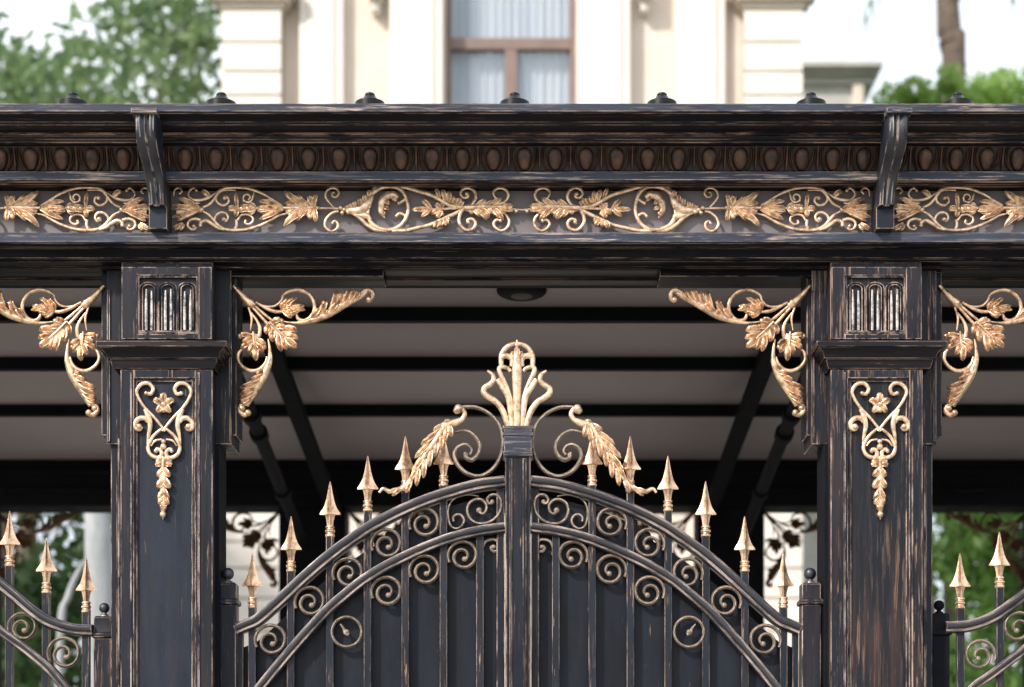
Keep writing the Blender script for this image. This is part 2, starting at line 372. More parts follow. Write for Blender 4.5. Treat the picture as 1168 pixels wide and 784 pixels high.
# egg and dart
eg = MB(); 
eb = [(-.172, z(167, -.172)), (-.150, z(175, -.15)), (-.135, z(185, -.135)), (-.128, z(195, -.128)), (-.03, z(195, -.128)), (-.03, z(167, -.172))]
eg.profx(eb, -XE, XE); egb = eg.build('egg_moulding_ground', plain('dark_bronze_ground', (.030, .017, .013), (.006, .005, .006), rough=.5, sc=24, met=.2), car)
eg = MB(); k = (D0 - .15) / F
sp = 35.2; nE = int(XE / (sp * k))
for i in range(-nE, nE + 1):
    X = i * sp * k + .01; zc = z(180.5, -.15)
    rings = []
    for a in range(1, 9):
        t = math.pi * a / 9; rr = math.sin(t) * (1.0 + .18 * math.cos(t))
        rings.append([(X + 8.6 * k * rr * math.cos(b), -.146 + (-.010) * math.cos(t) - .022 * rr * math.sin(b), zc + 13.5 * k * math.cos(t)) for b in [2 * math.pi * q / 12 for q in range(12)]])
    eg.loft(rings)
    for sd in (-1, 1):
        for r0, wv in ((12.4, 2.2), (15.1, 1.6)):
            P = []
            for q in range(9):
                a = q / 8; xx = r0 * math.cos((a - .38) * 1.75) ; P.append((X + sd * xx * k, zc + (13.5 - 27 * a) * k))
            ys = np.linspace(-.168, -.138, 9)
            eg.sweep(P, wv * k / 2, .007, 0, n=8, yo=ys)
    # dart
    Xd = X + sp * k / 2
    eg.sweep([(Xd, zc + 13 * k), (Xd, zc + 4 * k), (Xd, zc - 6 * k), (Xd, zc - 13.5 * k)], [1.4 * k, 1.2 * k, 1.6 * k, .2 * k], .008, 0, n=6, yo=np.array([-.168, -.158, -.146, -.136]))
eg.build('egg_and_dart_band', M['egg'], egb, smooth=60)
f1 = MB(); f1.profx(prof((195.5, -.145), (205.5, -.145), (206.5, -.135), (207, -.12)) + [(-.03, z(207, -.12)), (-.03, z(195.5, -.145))], -XE, XE)
f1.build('upper_fillet', M['h_worn'], car, bevel=.002)
f2 = MB(); f2.profx(prof((207.3, -.118), (209, -.11), (211, -.105), (212, -.095), (213.2, -.06)) + [(-.028, z(213.2, -.06)), (-.028, z(207.3, -.118))], -XE, XE)
f2.build('lower_cyma', M['h'], car)
fr = MB(); fr.box(-XE, XE, -.026, .30, z(268, -.026), z(208, -.12)); fr.build('frieze_panel', M['frieze'], car)
f3 = MB(); f3.profx(prof((265.2, -.085), (276, -.085), (277, -.078)) + [(.0, z(277, -.078)), (-.0255, z(265.2, -.085))], -XE, XE)
f3.build('frieze_sill', M['h_worn'], car, bevel=.0025)
bmx = MB()
BB = EYE + 2.2286
bmx.profx(prof((277.4, -.076), (282.5, -.066), (283.5, -.045), (288, -.036), (295, -.032)) +
          [(-.026, BB + .016), (.0, BB + .013), (.004, BB + .003), (.05, BB), (.055, BB - .008), (.075, BB - .010), (.082, BB - .001), (.20, BB), (.205, BB - .008), (.225, BB - .008), (.23, BB), (.30, BB), (.30, pxZ(277.4, -.076))], -XE, XE)
bmx.build('main_beam', M['beam'], car, smooth=30, bevel=.002)
# ledge strips under the beam between the pillars
for sgn in (1, -1):
    s_ = MB((sgn, 0)); s_.box(pxX(268, .2), pxX(440, .2), .084, .235, EYE + 2.199, BB - .0005); s_.build('bracket_ledge', M['beam'], car, bevel=.002)
# roof + ceiling
CZ = EYE + 2.5
roof = MB(); roof.box(-XE, XE, -.05, 5.35, CZ + .01, ZT - .004); roof.build('roof_slab', M['dark'], car)
cl = MB(); cl.box(-XE, XE, .343, 5.0, CZ, CZ + .009); cl.build('ceiling', M['ceil'], car)
fc = MB(); fc.box(-XE, XE, .302, .341, BB + .002, CZ - .001); fc.build('beam_back_plate', M['dark'], car)
for d in (8.517, 9.41, 10.45):
    b = MB(); b.box(-XE, XE, d - 7, d - 7 + .05, CZ - .066, CZ - .001); b.build('ceiling_beam', M['dark'], car, bevel=.003)
rb = MB(); rb.box(-XE, XE, 5.02, 5.3, EYE + 2.193, CZ + .008); rb.build('rear_beam', M['dark'], car, bevel=.004)
rb = MB(); rb.box(-XE, XE, 4.995, 5.018, EYE + 2.28, EYE + 2.31); rb.box(-XE, XE, 4.985, 5.018, EYE + 2.40, EYE + 2.43); rb.build('rear_beam_moulding', M['dark'], car, bevel=.003)
for sgn in (1, -1):
    for name, A, B, w in (('roof_strut', (-1.27, 1.9, EYE + 2.5), (-1.25, 5.0, EYE + 2.14), .045), ('roof_tie_pipe', (-1.34, .36, EYE + 2.29), (-1.46, 4.98, EYE + 1.93), .029)):
        A = Vector(A); B = Vector(B); dv = (B - A).normalized(); sx = Vector((1, 0, 0)); up = dv.cross(sx).normalized()
        b = MB((sgn, 0)); nn = 4 if name == 'roof_strut' else 12
        rings = []
        for Pq in (A, B): rings.append([tuple(Pq + sx * w * math.cos(2 * math.pi * (k + .5) / nn) * 1.3 + up * w * math.sin(2 * math.pi * (k + .5) / nn)) for k in range(nn)])
        b.loft(rings); o = b.build(name, M['dark'], car)
        if name == 'roof_tie_pipe':
            for u in (.40, .47, .72):
                c = MB((sgn, 0)); Pq = A + (B - A) * u; rr = []
                for e, r_ in ((-.045, .038), (-.04, .050), (.04, .050), (.045, .038)):
                    rr.append([tuple(Pq + dv * e + sx * r_ * math.cos(2 * math.pi * k / 12) + up * r_ * math.sin(2 * math.pi * k / 12)) for k in range(12)])
                c.loft(rr); c.build('pipe_clamp', M['dark'], o)
# roof studs (flared cap nuts along the cornice)
for xs in (-85, 83.5, 252.5, 422, 587, 755, 925, 1092, 1260):
    s_ = MB(); X = pxX(xs, -.26); k = (D0 - .26) / F
    zb = ZT - .001; f = 1 + .02
    vis = pxZ(118, -.33) ; base = pxZ(118, -.26)   # line of sight over the edge
    lift = max(0, EYE + (HY - 118) * (D0 - .26) / F - ZT)
    s_.lathe(X, -.26, zb, [(.056, 0), (.056, lift), (.050, lift + .003), (.036, lift + .009), (.026, lift + .018), (.021, lift + .026), (.018, lift + .028)], n=20)
    o = s_.build('roof_stud', M['stud'], car, smooth=60)
    c = MB(); c.lathe(X, -.26, zb + lift + .026, [(.010, 0), (.019, .002), (.020, .006), (.016, .011), (.008, .014), (.001, .015)], n=14); c.build('stud_cap', M['stud'], o, smooth=60)

# console brackets with grooves, running from the cornice edge back to the frieze
def console(sgn):
    b = MB((sgn, 0)); X0 = pxX(183.5, -.07)
    path = [(129, -.352), (138, -.356), (148, -.354), (158, -.343), (168, -.318), (180, -.278), (192, -.232), (205, -.190), (220, -.158), (236, -.140)]
    P = catmull([(Y, z(y, Y)) for y, Y in path], 4); m = len(P); rings = []
    for i, (Y, Z) in enumerate(P):
        q = i / (m - 1); hw = (.040 - .008 * q)
        sec = [(-1, .13), (-1, 0), (-.82, -.012), (-.5, -.016), (-.2, -.004), (-.08, -.003), (0, -.012), (.08, -.003), (.2, -.004), (.5, -.016), (.82, -.012), (1, 0), (1, .13)]
        rings.append([(X0 + a * hw, min(Y + bb, -.03) if bb > .1 else Y + bb, Z + (0 if bb > .1 else bb * -.3)) for a, bb in sec])
    b.loft(rings); o = b.build('console_bracket', M['gloss'], car, smooth=40)
    c = MB((sgn, 0)); c.box(X0 - .048, X0 + .048, -.385, -.33, z(131.5, -.36), z(127, -.36) + .004); c.build('bracket_cap', M['h_worn'], o, bevel=.003)
    d = MB((sgn, 0)); d.box(X0 - .035, X0 + .035, -.125, -.027, z(265, -.085) , z(236, -.125)); d.build('bracket_foot', M['panel'], o, bevel=.002)
console(1); console(-1)

# ------------------------------------------------------------------ frieze scrollwork (traced once, mirrored along the beam)
def frieze(xf):
    o = Orn(-.052, xf); S = o.stroke
    o.fan((229, 239), [(208, 226, 5), (203, 228, 5), (197, 233, 5), (195, 240, 5), (196, 247, 5), (203, 254, 6), (212, 230, 5), (210, 248, 5)], bend=2)
    o.ball(230, 239.5, 3.2)
    S([(198, 224), (199, 217), (204, 214.5), (207.5, 218), (204.5, 221.5)], 2.6, taper=(.4, 1))
    S([(224, 217.5), (220.6, 214.6), (216, 218), (215, 223), (219.7, 227.8), (228, 228.3), (238, 225.5), (246, 220)], [2.5, 3, 3, 3, 4, 4, 2], taper=(1, .5)); o.ball(224, 217.5, 2)
    o.nl()
    o.petal((240, 225), (229, 219), 5, 1)
    S([(209, 225), (218.7, 231.5), (228, 232)], 2.2, taper=(.4, .5))
    S([(231, 237), (239, 233), (245, 226), (249, 219), (256, 215), (267, 213.6), (281, 214.6), (291, 217.4), (301.5, 222), (311, 228), (322, 234)], [3.4, 3.4, 4, 4.5, 4, 3.6, 3], taper=(.7, .5))
    S([(247, 220), (246.5, 228), (250, 232.8), (256, 234.3), (260.6, 230.6), (260, 225.6), (256, 224.5)], [3.4, 3.4, 3.2, 3]); o.ball(256.3, 226, 2.6)
    S([(246, 226), (252, 218.5), (259, 217), (269, 217.2)], [2, 2.2, 1.6])
    S([(231, 241), (238, 245), (243.6, 250.7), (249, 257), (256, 261.4), (265, 263), (276, 262.6), (286, 261), (300, 256), (310, 250.5), (318, 246), (326, 244)], [3.4, 3.8, 4.2, 5, 4, 3.6, 3.2], taper=(.7, .5))
    S([(244, 252), (246.5, 246), (251.5, 242.6), (257, 243.2), (260, 247.5), (258.5, 252), (255.5, 252.6)], [3.4, 3.3, 3]); o.ball(255.3, 250.6, 3)
    S([(229, 258.5), (229.5, 254), (235, 251.8), (241, 255), (248, 260), (256, 262.5)], [4.5, 4.8, 5, 5, 4]); o.ball(228.8, 257.5, 2.6)
    S([(229, 251.5), (222.5, 249.8), (216, 252), (214, 257), (217, 261.3), (221.6, 262.2), (223.6, 259.5)], [4, 3.6, 3.4, 3.2]); o.ball(221, 258.2, 2)
    o.nl()
    o.petal((209, 255), (196, 261), 5, -2); o.petal((210, 256), (203, 263), 5, -1)
    # central star leaf and small spirals
    o.nl()
    for t in ((260, 239, 5), (269, 220.5, 3), (269, 248, 4)): o.petal((271, 238.5), t, t[2] + 1)
    o.fan((292, 238), [(274, 234.5, 5), (273, 243, 5), (281, 240, 6), (284, 234.5, 5), (284, 245, 4)], bend=1)
    S([(270, 238), (294, 237.5)], [3, 5, 4]); o.ball(276, 239, 3, yo=1.5); o.ball(283, 239, 3.6, yo=1.5); o.ball(289.5, 238, 2.8, yo=1.5)
    o.spiral(282, 225.5, 6.6, -.3, 1.25, 2.6, 1, 2.6); S([(289, 224), (289.5, 219.5)], [2.6, 1.4])
    S([(288, 226), (284, 231.5), (277, 229)], [2.2, 2.4, 1.8])
    S([(271, 251.7), (275, 246), (282, 244.8), (287.8, 248), (288.3, 252.8), (284, 256), (279.5, 254.6), (280.5, 251.4)], 2.9)
    S([(269.4, 251), (269.8, 257), (268, 261.5)], [3.6, 4, 4.4])
    # second leaf, lobes towards the left
    o.fan((324, 238), [(302, 227.5, 6), (295, 231, 5), (293.5, 236.5, 6), (294, 242.5, 6), (296, 249.5, 5), (304, 249.5, 5), (308, 231, 5), (310, 245, 5)], bend=1.5)
    S([(360, 237.5), (350, 237.6), (338, 238), (326, 238)], [8, 16, 17, 7], .35, groove=.5)
    S([(322, 238), (313, 238.4), (303, 239), (295, 239)], [5, 11, 14, 6], .35, groove=.5)
    S([(229, 239), (221, 239), (211, 239), (201, 241)], [6, 11, 14, 8], .35, groove=.5)
    S([(358, 237.5), (340, 238), (322, 238)], [4, 5, 3], yo=2.5)
    o.nl()
    for t, b_ in (((326.5, 215.5, 7), -5), ((331, 222, 6), -4), ((337, 221, 6), -4), ((342, 220.5, 5), -4), ((348, 229, 5), -1), ((326, 262, 7), 5), ((330, 252, 6), 4), ((335.5, 255, 6), 4), ((341.5, 254.5, 5.5), 4), ((348, 247, 5), 1)):
        o.petal((356, 237.8), t, t[2], b_, 2)
    o.petal((350, 237), (325, 233), 6, 1); o.petal((350, 238.5), (326, 243), 6, -1)
    o.fan((358.5, 237), [(353, 222.5, 6), (356, 228, 5), (362.5, 222, 4.5), (353, 250, 6), (359, 254, 5), (363, 252.5, 5)], bend=1.2, lift=2); o.ball(362, 237.3, 2.6)
    o.ball(354.5, 226, 2.8, yo=2); o.ball(354, 248, 3.2, yo=2)
    S([(363.7, 237.5), (374, 237.6), (386, 238)], 2.8)
    S([(381, 237), (374.5, 230), (371.2, 224), (372.6, 218), (378, 214.6), (384, 215.6), (386.4, 220), (384, 224.6), (379.6, 224.4), (378.8, 220.8), (381.4, 219.6)], [2.6, 2.8, 3, 3, 2.6, 2.2])
    S([(386, 241), (379, 243), (372.4, 249.6), (370.6, 256.5), (373.4, 261.6), (379, 264), (384.4, 261), (385.4, 255.6), (382, 252.4), (379, 254.6)], [3, 3.2, 4, 3.6, 3.2, 3]); o.ball(379.6, 255, 2)
    for (x_, y_, r_) in ((388.5, 237.3, 2.8), (390.5, 243, 2.6), (396, 236.4, 3), (397, 242, 3), (393, 239.5, 3)): o.ball(x_, y_, r_)
    # oval ring
    S([(420, 241), (420.5, 229), (425, 221), (433, 214.8), (444, 212.6), (455, 215), (462.5, 224), (465.6, 238), (462, 251), (455, 258.6), (445, 262.4), (434, 261.4), (425, 256), (420, 247), (419.6, 239)], [4.2, 5, 6, 6, 5, 4.6, 4.6, 4.6, 6, 6, 5, 4.2])
    S([(391, 240), (402, 243.4), (411, 249.5), (419, 257), (430, 263), (444, 264)], [3, 4, 5, 5, 6, 4])
    S([(424, 221), (431, 211.6), (445, 210.8), (456, 212)], [5, 6, 5])
    o.nl(); S([(392, 240), (401, 240), (410, 240), (417, 235), (422, 227), (426, 219)], [4, 8, 12, 13, 9, 4], mb=o.l, groove=.35)
    S([(402, 243), (412, 246), (419, 247), (424, 255)], [4, 8, 8, 3], mb=o.l, groove=.35)
    for a_, b_ in (((399, 239), (396.8, 233.8)), ((404, 238), (402.4, 230.6)), ((410, 237), (408.4, 226.6)), ((415, 232), (414, 222.6)), ((420, 226), (419.5, 217)), ((417, 238), (422, 233))): o.petal(a_, b_, 4.4, 1.5, 2)
    S([(454, 225.5), (448, 222), (441.5, 224), (436.5, 229), (434.5, 236), (435, 242), (438.8, 249)], [4, 8, 9.5, 9, 8, 7, 1.5], groove=.4)
    o.nl()
    for a_, b_ in (((437, 236), (445, 238.5)), ((439, 230), (445, 232)), ((446, 224), (453.5, 229)), ((436, 241), (440, 246))): o.petal(a_, b_, 4, 1, 2)
    S([(463, 227), (459, 229.6), (455, 232)], [4.5, 3.6, 4]); o.ball(455, 232, 2.2)
    S([(463, 250), (461, 245.5), (456, 243.6), (451.5, 247)], [2, 3.2, 3.6, 3.4]); o.ball(452.4, 246.8, 2)
    # bands meeting at the crossing
    S([(447, 211.4), (462, 213.6), (476, 217.8), (490, 222), (500, 227), (509, 232.6), (519, 236), (530, 237)], [5, 5, 5.4, 5.4, 5, 4.4])
    S([(447, 263.8), (462, 263.4), (476, 260.2), (490, 256.8), (504, 250.7), (518.7, 244), (529, 238.5)], [5, 5, 4.8, 4.6, 4.8, 4.4])
    S([(486, 239), (500, 238.6), (526, 237.6)], [3.4, 4, 2.6])
    o.fan((492, 238.8), [(470, 238.8, 5), (480.5, 229.5, 5), (480, 247, 4.5), (485.5, 246.3, 4)], bend=1)
    o.fan((503, 239), [(498.5, 232, 5), (493, 245.5, 5), (499, 248.5, 5), (504.5, 245.5, 4.5), (507, 233, 4)], bend=1)
    for (x_, y_) in ((498.6, 233.4), (498.8, 247), (504.4, 244.6)): o.ball(x_, y_, 2.2, yo=1.5)
    o.nl()
    for a_, b_, w_ in (((502, 228), (495.5, 215.5), 4), ((508, 230), (503.5, 217, ), 5), ((512, 231), (511, 218), 5), ((514, 232), (516, 223), 4.4), ((518, 234), (519.5, 225.5), 5), ((521, 235), (524.5, 226), 4.6), ((524, 236), (528, 229), 4)): o.petal(a_, b_, w_, 1, 2)
    o.nl()
    for a_, b_, w_ in (((500, 252), (497, 262.5), 5.4), ((504, 250), (504, 260), 5), ((507, 249), (512, 258.5), 5.4), ((508, 249), (514, 252), 4)): o.petal(a_, b_, w_, 1, 2)
    S([(527, 237), (537, 234.8), (542.4, 227), (541.6, 219), (535, 214.6), (528, 216), (525.4, 221), (528.4, 225.6), (533.4, 225), (533.6, 221)], [5, 4.6, 4.2, 4, 3.6, 3.4, 3]); o.ball(532.3, 221.6, 2.4)
    S([(528, 239.6), (524.4, 246), (523.8, 253.6), (528, 260.4), (534, 263), (540.4, 260.4), (542.4, 254.6), (538.4, 250), (533.6, 251.2), (533.6, 254.6)], [4.6, 4.6, 4.4, 4.4, 4, 3.6, 3.2]); o.ball(534, 254, 2.5)
    # leaf to the right of the crossing
    S([(530, 238), (544, 239), (556, 238), (566, 237), (582, 237.6)], [5, 11, 12, 14, 6], .35, groove=.5)
    S([(530, 238), (545, 237), (562, 236.6), (584, 237.6)], [6, 5, 5, 3], yo=2.5)
    o.nl()
    for a_, b_, w_, c_ in (((541, 237), (553.5, 226.5), 5.5, 2), ((550, 237), (562, 227.5), 4.5, 2), ((556, 237), (571, 225), 6, 2), ((538, 239), (538, 245), 5, 0), ((539, 239), (546, 249.5), 6, -3), ((541, 239), (552, 253.5), 7, -5), ((543, 239), (556, 251), 6, -4),
                            ((553, 239), (561, 245.5), 5, -2), ((560, 239), (568.5, 250.5), 6.5, -3), ((562, 239), (573, 252.5), 4.5, -2), ((565, 237), (579, 231.5), 5, 1), ((568, 237), (586.5, 235.5), 5, 0), ((568, 238), (585.5, 241), 5, 0), ((564, 239), (577, 245), 5, -1)):
        o.petal(a_, b_, w_, c_, 2)
    S([(568, 229), (564, 224), (563, 218.6), (568.5, 214.8), (576, 216), (579.8, 221.4), (578, 228), (573, 232)], [3, 3.2, 3.6, 3.8, 3.6, 3.2])
    S([(575, 243), (580.5, 251), (579.2, 259), (572.5, 263.4), (566, 260.8), (563, 255.5), (566.4, 251), (571.5, 252)], [3, 3.6, 3.4, 3.8, 3.4, 3.4]); o.ball(571, 252, 2.2)
    o.ball(589, 241, 2.2); S([(584, 238.5), (596, 239.6)], [2, 2.6])
    # pins that hold the scrollwork to the panel
    for (x_, y_) in ((256, 215), (276, 263), (340, 238), (445, 212), (445, 262), (530, 238)):
        X, _, Zz = px(x_, y_, -.052); o.m.box(X - .004, X + .004, -.045, -.024, Zz - .004, Zz + .004)
    return o.build('frieze_scrollwork', M['gold'], car)
XB = pxX(184.3, -.052)
frieze((1, 0)); frieze((-1, 0)); frieze((-1, 2 * XB)); frieze((1, -2 * XB)); frieze((1, 2 * XB)); frieze((-1, -2 * XB))

# ------------------------------------------------------------------ corner scroll under the beam
def corner(parent, Y, xf, mat, place=None, name='corner_scroll'):
    o = Orn(Y, xf); S = o.stroke
    S([(266, 326), (276, 337), (286, 346.5), (291, 349)], [4, 8, 11, 6], groove=.2)
    S([(292, 345), (299, 348.6), (306, 350), (315, 348.6), (321, 343), (323, 337), (331, 332), (341.6, 330.8), (351.5, 335), (357.6, 343.5), (358.8, 353.7), (354, 362.5), (346.7, 366), (340.6, 364), (338, 359)], [3, 3, 2.6, 3, 3.4, 4.4, 5, 5, 5, 5, 4.4, 3.4])
    S([(294, 346.6), (304, 352), (314, 355.4), (324, 355.6)], [2.4, 4, 4.4, 3])
    o.fan((322, 354), [(331, 342.5, 5), (335, 346, 5), (340, 341.5, 4.6), (347, 347.5, 5.4), (348.5, 355.5, 5), (341, 352, 6), (331.5, 364, 7), (337, 357, 6), (326, 347, 5)], bend=2, lift=2.5)
    S([(322, 354.5), (329, 353), (337, 352), (344, 351)], [5, 11, 13, 6], .35, groove=.5)
    # upper long leaf
    S([(318, 366), (331, 368), (342, 368.4), (356, 365.6), (371, 360), (386, 351), (401, 342.5), (411, 338), (418.5, 333)], [1.2, 2, 4, 6.5, 9, 10, 9, 7, 5], groove=.25)
    o.nl()
    for a_, b_, w_, c_ in (((354, 364), (363.5, 350.5), 5.5, 2), ((362, 362), (370, 341), 6.5, 3), ((368, 361), (371.5, 353), 4.5, 1), ((376, 356), (381, 331), 6.5, 4), ((372, 358), (384, 343), 6, 3), ((384, 351), (389, 332), 6, 3), ((390, 349), (397, 329), 6, 3), ((396, 345), (403, 330), 6, 3), ((403, 342), (409, 332), 5.4, 2)):
        o.petal(a_, b_, w_, c_, 3)
    S([(409, 338), (415, 332.6), (421, 331), (425, 334.6), (424.6, 340), (421.6, 343)], [6, 6, 6, 5.6, 5.6]); o.ball(421, 342, 3.7)
    # middle stems and leaf
    S([(286.5, 349), (296, 359.5), (305, 369.5), (309, 374)], [3, 3.6, 4, 3]); S([(291, 349.5), (302, 359), (312.5, 367.5)], [3, 3.4, 3.2])
    S([(306, 368), (312, 375), (320, 383), (329, 390), (336, 394)], [6, 13, 17, 14, 6], .35, groove=.5)
    S([(308, 368), (319, 379), (330, 389), (338, 396)], [3, 3, 2], yo=2.5)
    o.nl()
    for a_, b_, w_, c_ in (((309, 369), (321.5, 366), 6, -1), ((313, 373), (327, 375.5), 5.6, -1), ((318, 378), (339.5, 380), 7.5, -3), ((323, 383), (340.5, 387), 6, -1), ((307, 370), (305, 382), 6, 1), ((311, 374), (313.5, 390), 6.5, 2), ((317, 380), (322, 401), 6.5, 1), ((322, 383), (328, 399), 5.5, 1), ((325, 386), (339, 397), 7, 0)):
        o.petal(a_, b_, w_, c_, 2.5)
    o.ball(321, 366.5, 3.2)
    # left stems and leaf
    S([(283.5, 351), (287, 363), (285.6, 377)], [2.4, 3.2, 1.4]); S([(286.5, 357), (293, 366), (296.4, 375), (295.4, 384), (292, 389)], [2.4, 3.4, 5, 5, 2.6], groove=.3)
    S([(290, 381), (289.5, 388), (290, 396), (292, 404)], [7, 14, 16, 7], .35, groove=.5)
    S([(289, 379), (290, 392), (293.5, 409)], [2.6, 3, 1.6], yo=2.5)
    o.nl()
    for a_, b_, w_, c_ in (((289, 384), (273, 383.5), 5, 1), ((289, 386), (277, 393.5), 6, 1), ((290, 389), (275, 399), 5.5, 1), ((291, 391), (284, 405), 6, 0), ((292, 392), (292, 412), 6.5, 0), ((292, 388), (302.5, 396), 6.5, -1), ((292, 391), (300, 403), 5.6, -1)):
        o.petal(a_, b_, w_, c_, 2.5)
    o.ball(273.5, 383.6, 3); o.ball(301.5, 396, 2.8)
    S([(279, 395.5), (272.5, 402.5), (271.5, 411), (277, 418.8), (286, 423.2), (295.6, 421.8), (302.4, 415), (304.6, 407)], [2, 4, 4.6, 4.6, 4.8, 5, 4, 2])
    S([(306, 387), (307.8, 400), (307.6, 412), (303, 425), (297, 436), (289, 449), (281, 463)], [1.8, 4, 6.5, 9, 9.5, 8, 5.5], groove=.25)
    o.nl()
    for a_, b_, w_, c_ in (((303, 424), (292, 428), 5, 0), ((300, 428), (284, 434), 6, -2), ((297, 434), (273.5, 441), 6.5, -3), ((295, 440), (273, 448.5), 6, -3), ((291, 446), (272.8, 453.6), 6, -3), ((287, 452), (273, 459), 5.4, -2)):
        o.petal(a_, b_, w_, c_, 3)
    S([(283, 459), (275.5, 463), (273.6, 469), (278, 473.4), (284.5, 471)], [6, 6.4, 6.4, 6]); o.ball(283, 471, 3.8); o.ball(276, 466, 4)
    ob = o.build(name, mat, parent)
    return ob

# ------------------------------------------------------------------ pillars
def flatpath(mb, pts, w, Y, d=.004):
    mb.sweep([(pxX(a, Y), pxZ(b, Y)) for a, b in pts], w * (D0 + Y) / F / 2, d, Y, n=8)
def pillar(sgn, label):
    xf = (sgn, 0); vm = M['v'] if sgn == 1 else M['v_mid']; t = thing('gate_pillar', label, 'pillar', (sgn * pxX(189), .08, 0), 'square pillars flanking the double gate')
    H = lambda a, b, Yf, Yb, y0, y1, nm, mat, par=t, bev=.003, a2=None, b2=None: None
    def slab(name, a, b, Yf, Yb, ytop, ybot, mat, par=t, bev=.003, at=None, bt=None):
        """box whose front is a..b px wide, optional different top width"""
        at = a if at is None else at; bt = b if bt is None else bt; m = MB(xf)
        z1 = pxZ(ytop, Yf) if ytop is not None else 0; z0 = pxZ(ybot, Yf) if ybot is not None else 0.0
        X = lambda q: pxX(q, Yf)
        m.hexa([(X(a), Yf, z0), (X(b), Yf, z0), (X(b), Yb, z0), (X(a), Yb, z0), (X(at), Yf, z1), (X(bt), Yf, z1), (X(bt), Yb, z1), (X(at), Yb, z1)])
        return m.build(name, mat, par, bevel=bev)
    def frame(name, o4, i4, Yf, Yb, mat, par=t, bev=.002):
        """o4,i4: (x0,x1,ytop,ybot) of the outer and inner rectangles"""
        m = MB(xf)
        ox0, ox1, oy0, oy1 = o4; ix0, ix1, iy0, iy1 = i4
        X = lambda q: pxX(q, Yf); Z = lambda q: pxZ(q, Yf) if q is not None else 0.12
        m.box(X(ox0), X(ix0), Yf, Yb, Z(oy1), Z(oy0)); m.box(X(ix1), X(ox1), Yf, Yb, Z(oy1), Z(oy0))
        m.box(X(ix0), X(ix1), Yf, Yb, Z(iy0), Z(oy0))
        if iy1 is not None: m.box(X(ix0), X(ix1), Yf, Yb, Z(oy1), Z(iy1))
        return m.build(name, mat, par, bevel=bev)
    # hanging pilaster behind: two steps
    hp = slab('back_pilaster', 121.5, 264, .075, .28, 306.3, 507, vm)
    slab('pilaster_step', 115.5, 270, .11, .26, 310, 497, M['v'], hp)
    for a_ in (123.2, 262.4): 
        q = MB(xf); q.box(pxX(a_ - 1.4, .06), pxX(a_ + 1.4, .06), .068, .0745, pxZ(503, .06), pxZ(330, .06)); q.build('edge_bead', M['v'], hp)
    # lower shaft, tapering very slightly upwards
    zt = pxZ(505, .03)
    sh = slab('shaft', 131.5, 245.5, .012, .16, 418, None, vm, at=137.5, bt=243)
    q = MB(xf); q.box(pxX(243, .05), pxX(250, .05), .05, .22, 0, pxZ(506, .05)); q.build('shaft_return', M['dark'], t, bevel=.002)
    q = MB(xf); q.box(pxX(126.5, .09), pxX(134, .09), .09, .2, 0, pxZ(506, .09)); q.build('shaft_return', M['v'], t, bevel=.002)
    # raised frame round the long panel and its inner bead
    fr_ = frame('panel_frame', (137.5, 242.5, 421.5, None), (153, 222.5, 431.5, None), -.016, .0115, vm)
    fb = frame('panel_bead', (153.2, 222.3, 431.7, None), (156.6, 219, 435.5, None), -.006, .0115, M['v'], fr_, .0015)
    pp = MB(xf); pp.box(pxX(156.8, .0), pxX(218.8, .0), .004, .0113, .12, pxZ(435.7, .004)); pp.build('panel', M['v_heavy'] if sgn == -1 else M['panel'], t)
    q = MB(xf); q.box(pxX(225.5, -.02), pxX(227.5, -.02), -.021, -.0165, .14, pxZ(425, -.02)); q.box(pxX(148.5, -.02), pxX(150, -.02), -.020, -.0165, .14, pxZ(425, -.02)); q.build('frame_bead', M['v'], fr_)
    # side groove lines on the shaft
    q = MB(xf); q.box(pxX(134, 0), pxX(135.6, 0), .006, .0115, .14, pxZ(500, 0)); q.build('side_bead', M['v'], sh)
    # base
    q = MB(xf); cx = pxX(189)
    q.box(cx - .25, cx + .25, -.06, .30, 0, .10); q.box(cx - .225, cx + .225, -.04, .27, .1005, .13); q.build('base_plinth', M['v'], t, bevel=.006)
    # capital moulding
    m = MB(xf); rings = []
    for (e, y, dY) in ((0, 421, 0), (1.5, 420.5, .004), (3.2, 417, .01), (4.2, 413, .013), (4.4, 409.5, .013), (7.5, 408.6, .024), (8.2, 405, .027), (9.6, 401, .034), (13.5, 397.5, .046), (14.6, 395.4, .052), (17.4, 395, .06), (17.6, 389.2, .06), (16, 388.5, .057), (10, 388, .04)):
        Yf = -.018 - dY; X0 = pxX(132.5 - e, 0) ; X1 = pxX(244.5 + e, 0); Z = pxZ(y, Yf)
        rings.append([(X0, Yf, Z), (X1, Yf, Z), (X1, .22 + dY * .2, Z), (X0, .22 + dY * .2, Z)])
    m.loft(rings); m.build('capital_moulding', M['h'], t, smooth=30, bevel=.0015)
    # upper block with fluted panel
    ub = slab('upper_block', 138.5, 243, -.004, .20, 299, 387.5, vm)
    fr2 = frame('upper_frame', (138.5, 241.5, 304.5, 387), (156.5, 226.5, 314.5, 381), -.022, -.0045, vm, bev=.002)
    frame('upper_bead', (156.7, 226.3, 314.7, 380.8), (158.8, 224, 316.6, 378.6), -.017, -.0047, M['v'], fr2, .001)
    fl = Orn(-.012, xf)
    for c_ in (169.5, 191.5, 213.5):
        for r_, w_ in ((10.2, 1.7), (6.8, 1.4)):
            P = [(c_ - r_, 377.5), (c_ - r_, 350), (c_ - r_, 331)] + [(c_ - r_ * math.cos(a), 330 - r_ * .75 * math.sin(a)) for a in (.5, 1.05, 1.57, 2.1, 2.64)] + [(c_ + r_, 331), (c_ + r_, 350), (c_ + r_, 377.5)]
            fl.stroke(P, w_, 1.2, seg=3, n=8)
    fl.stroke([(159, 378), (190, 378.4), (224, 378)], 2, 1)
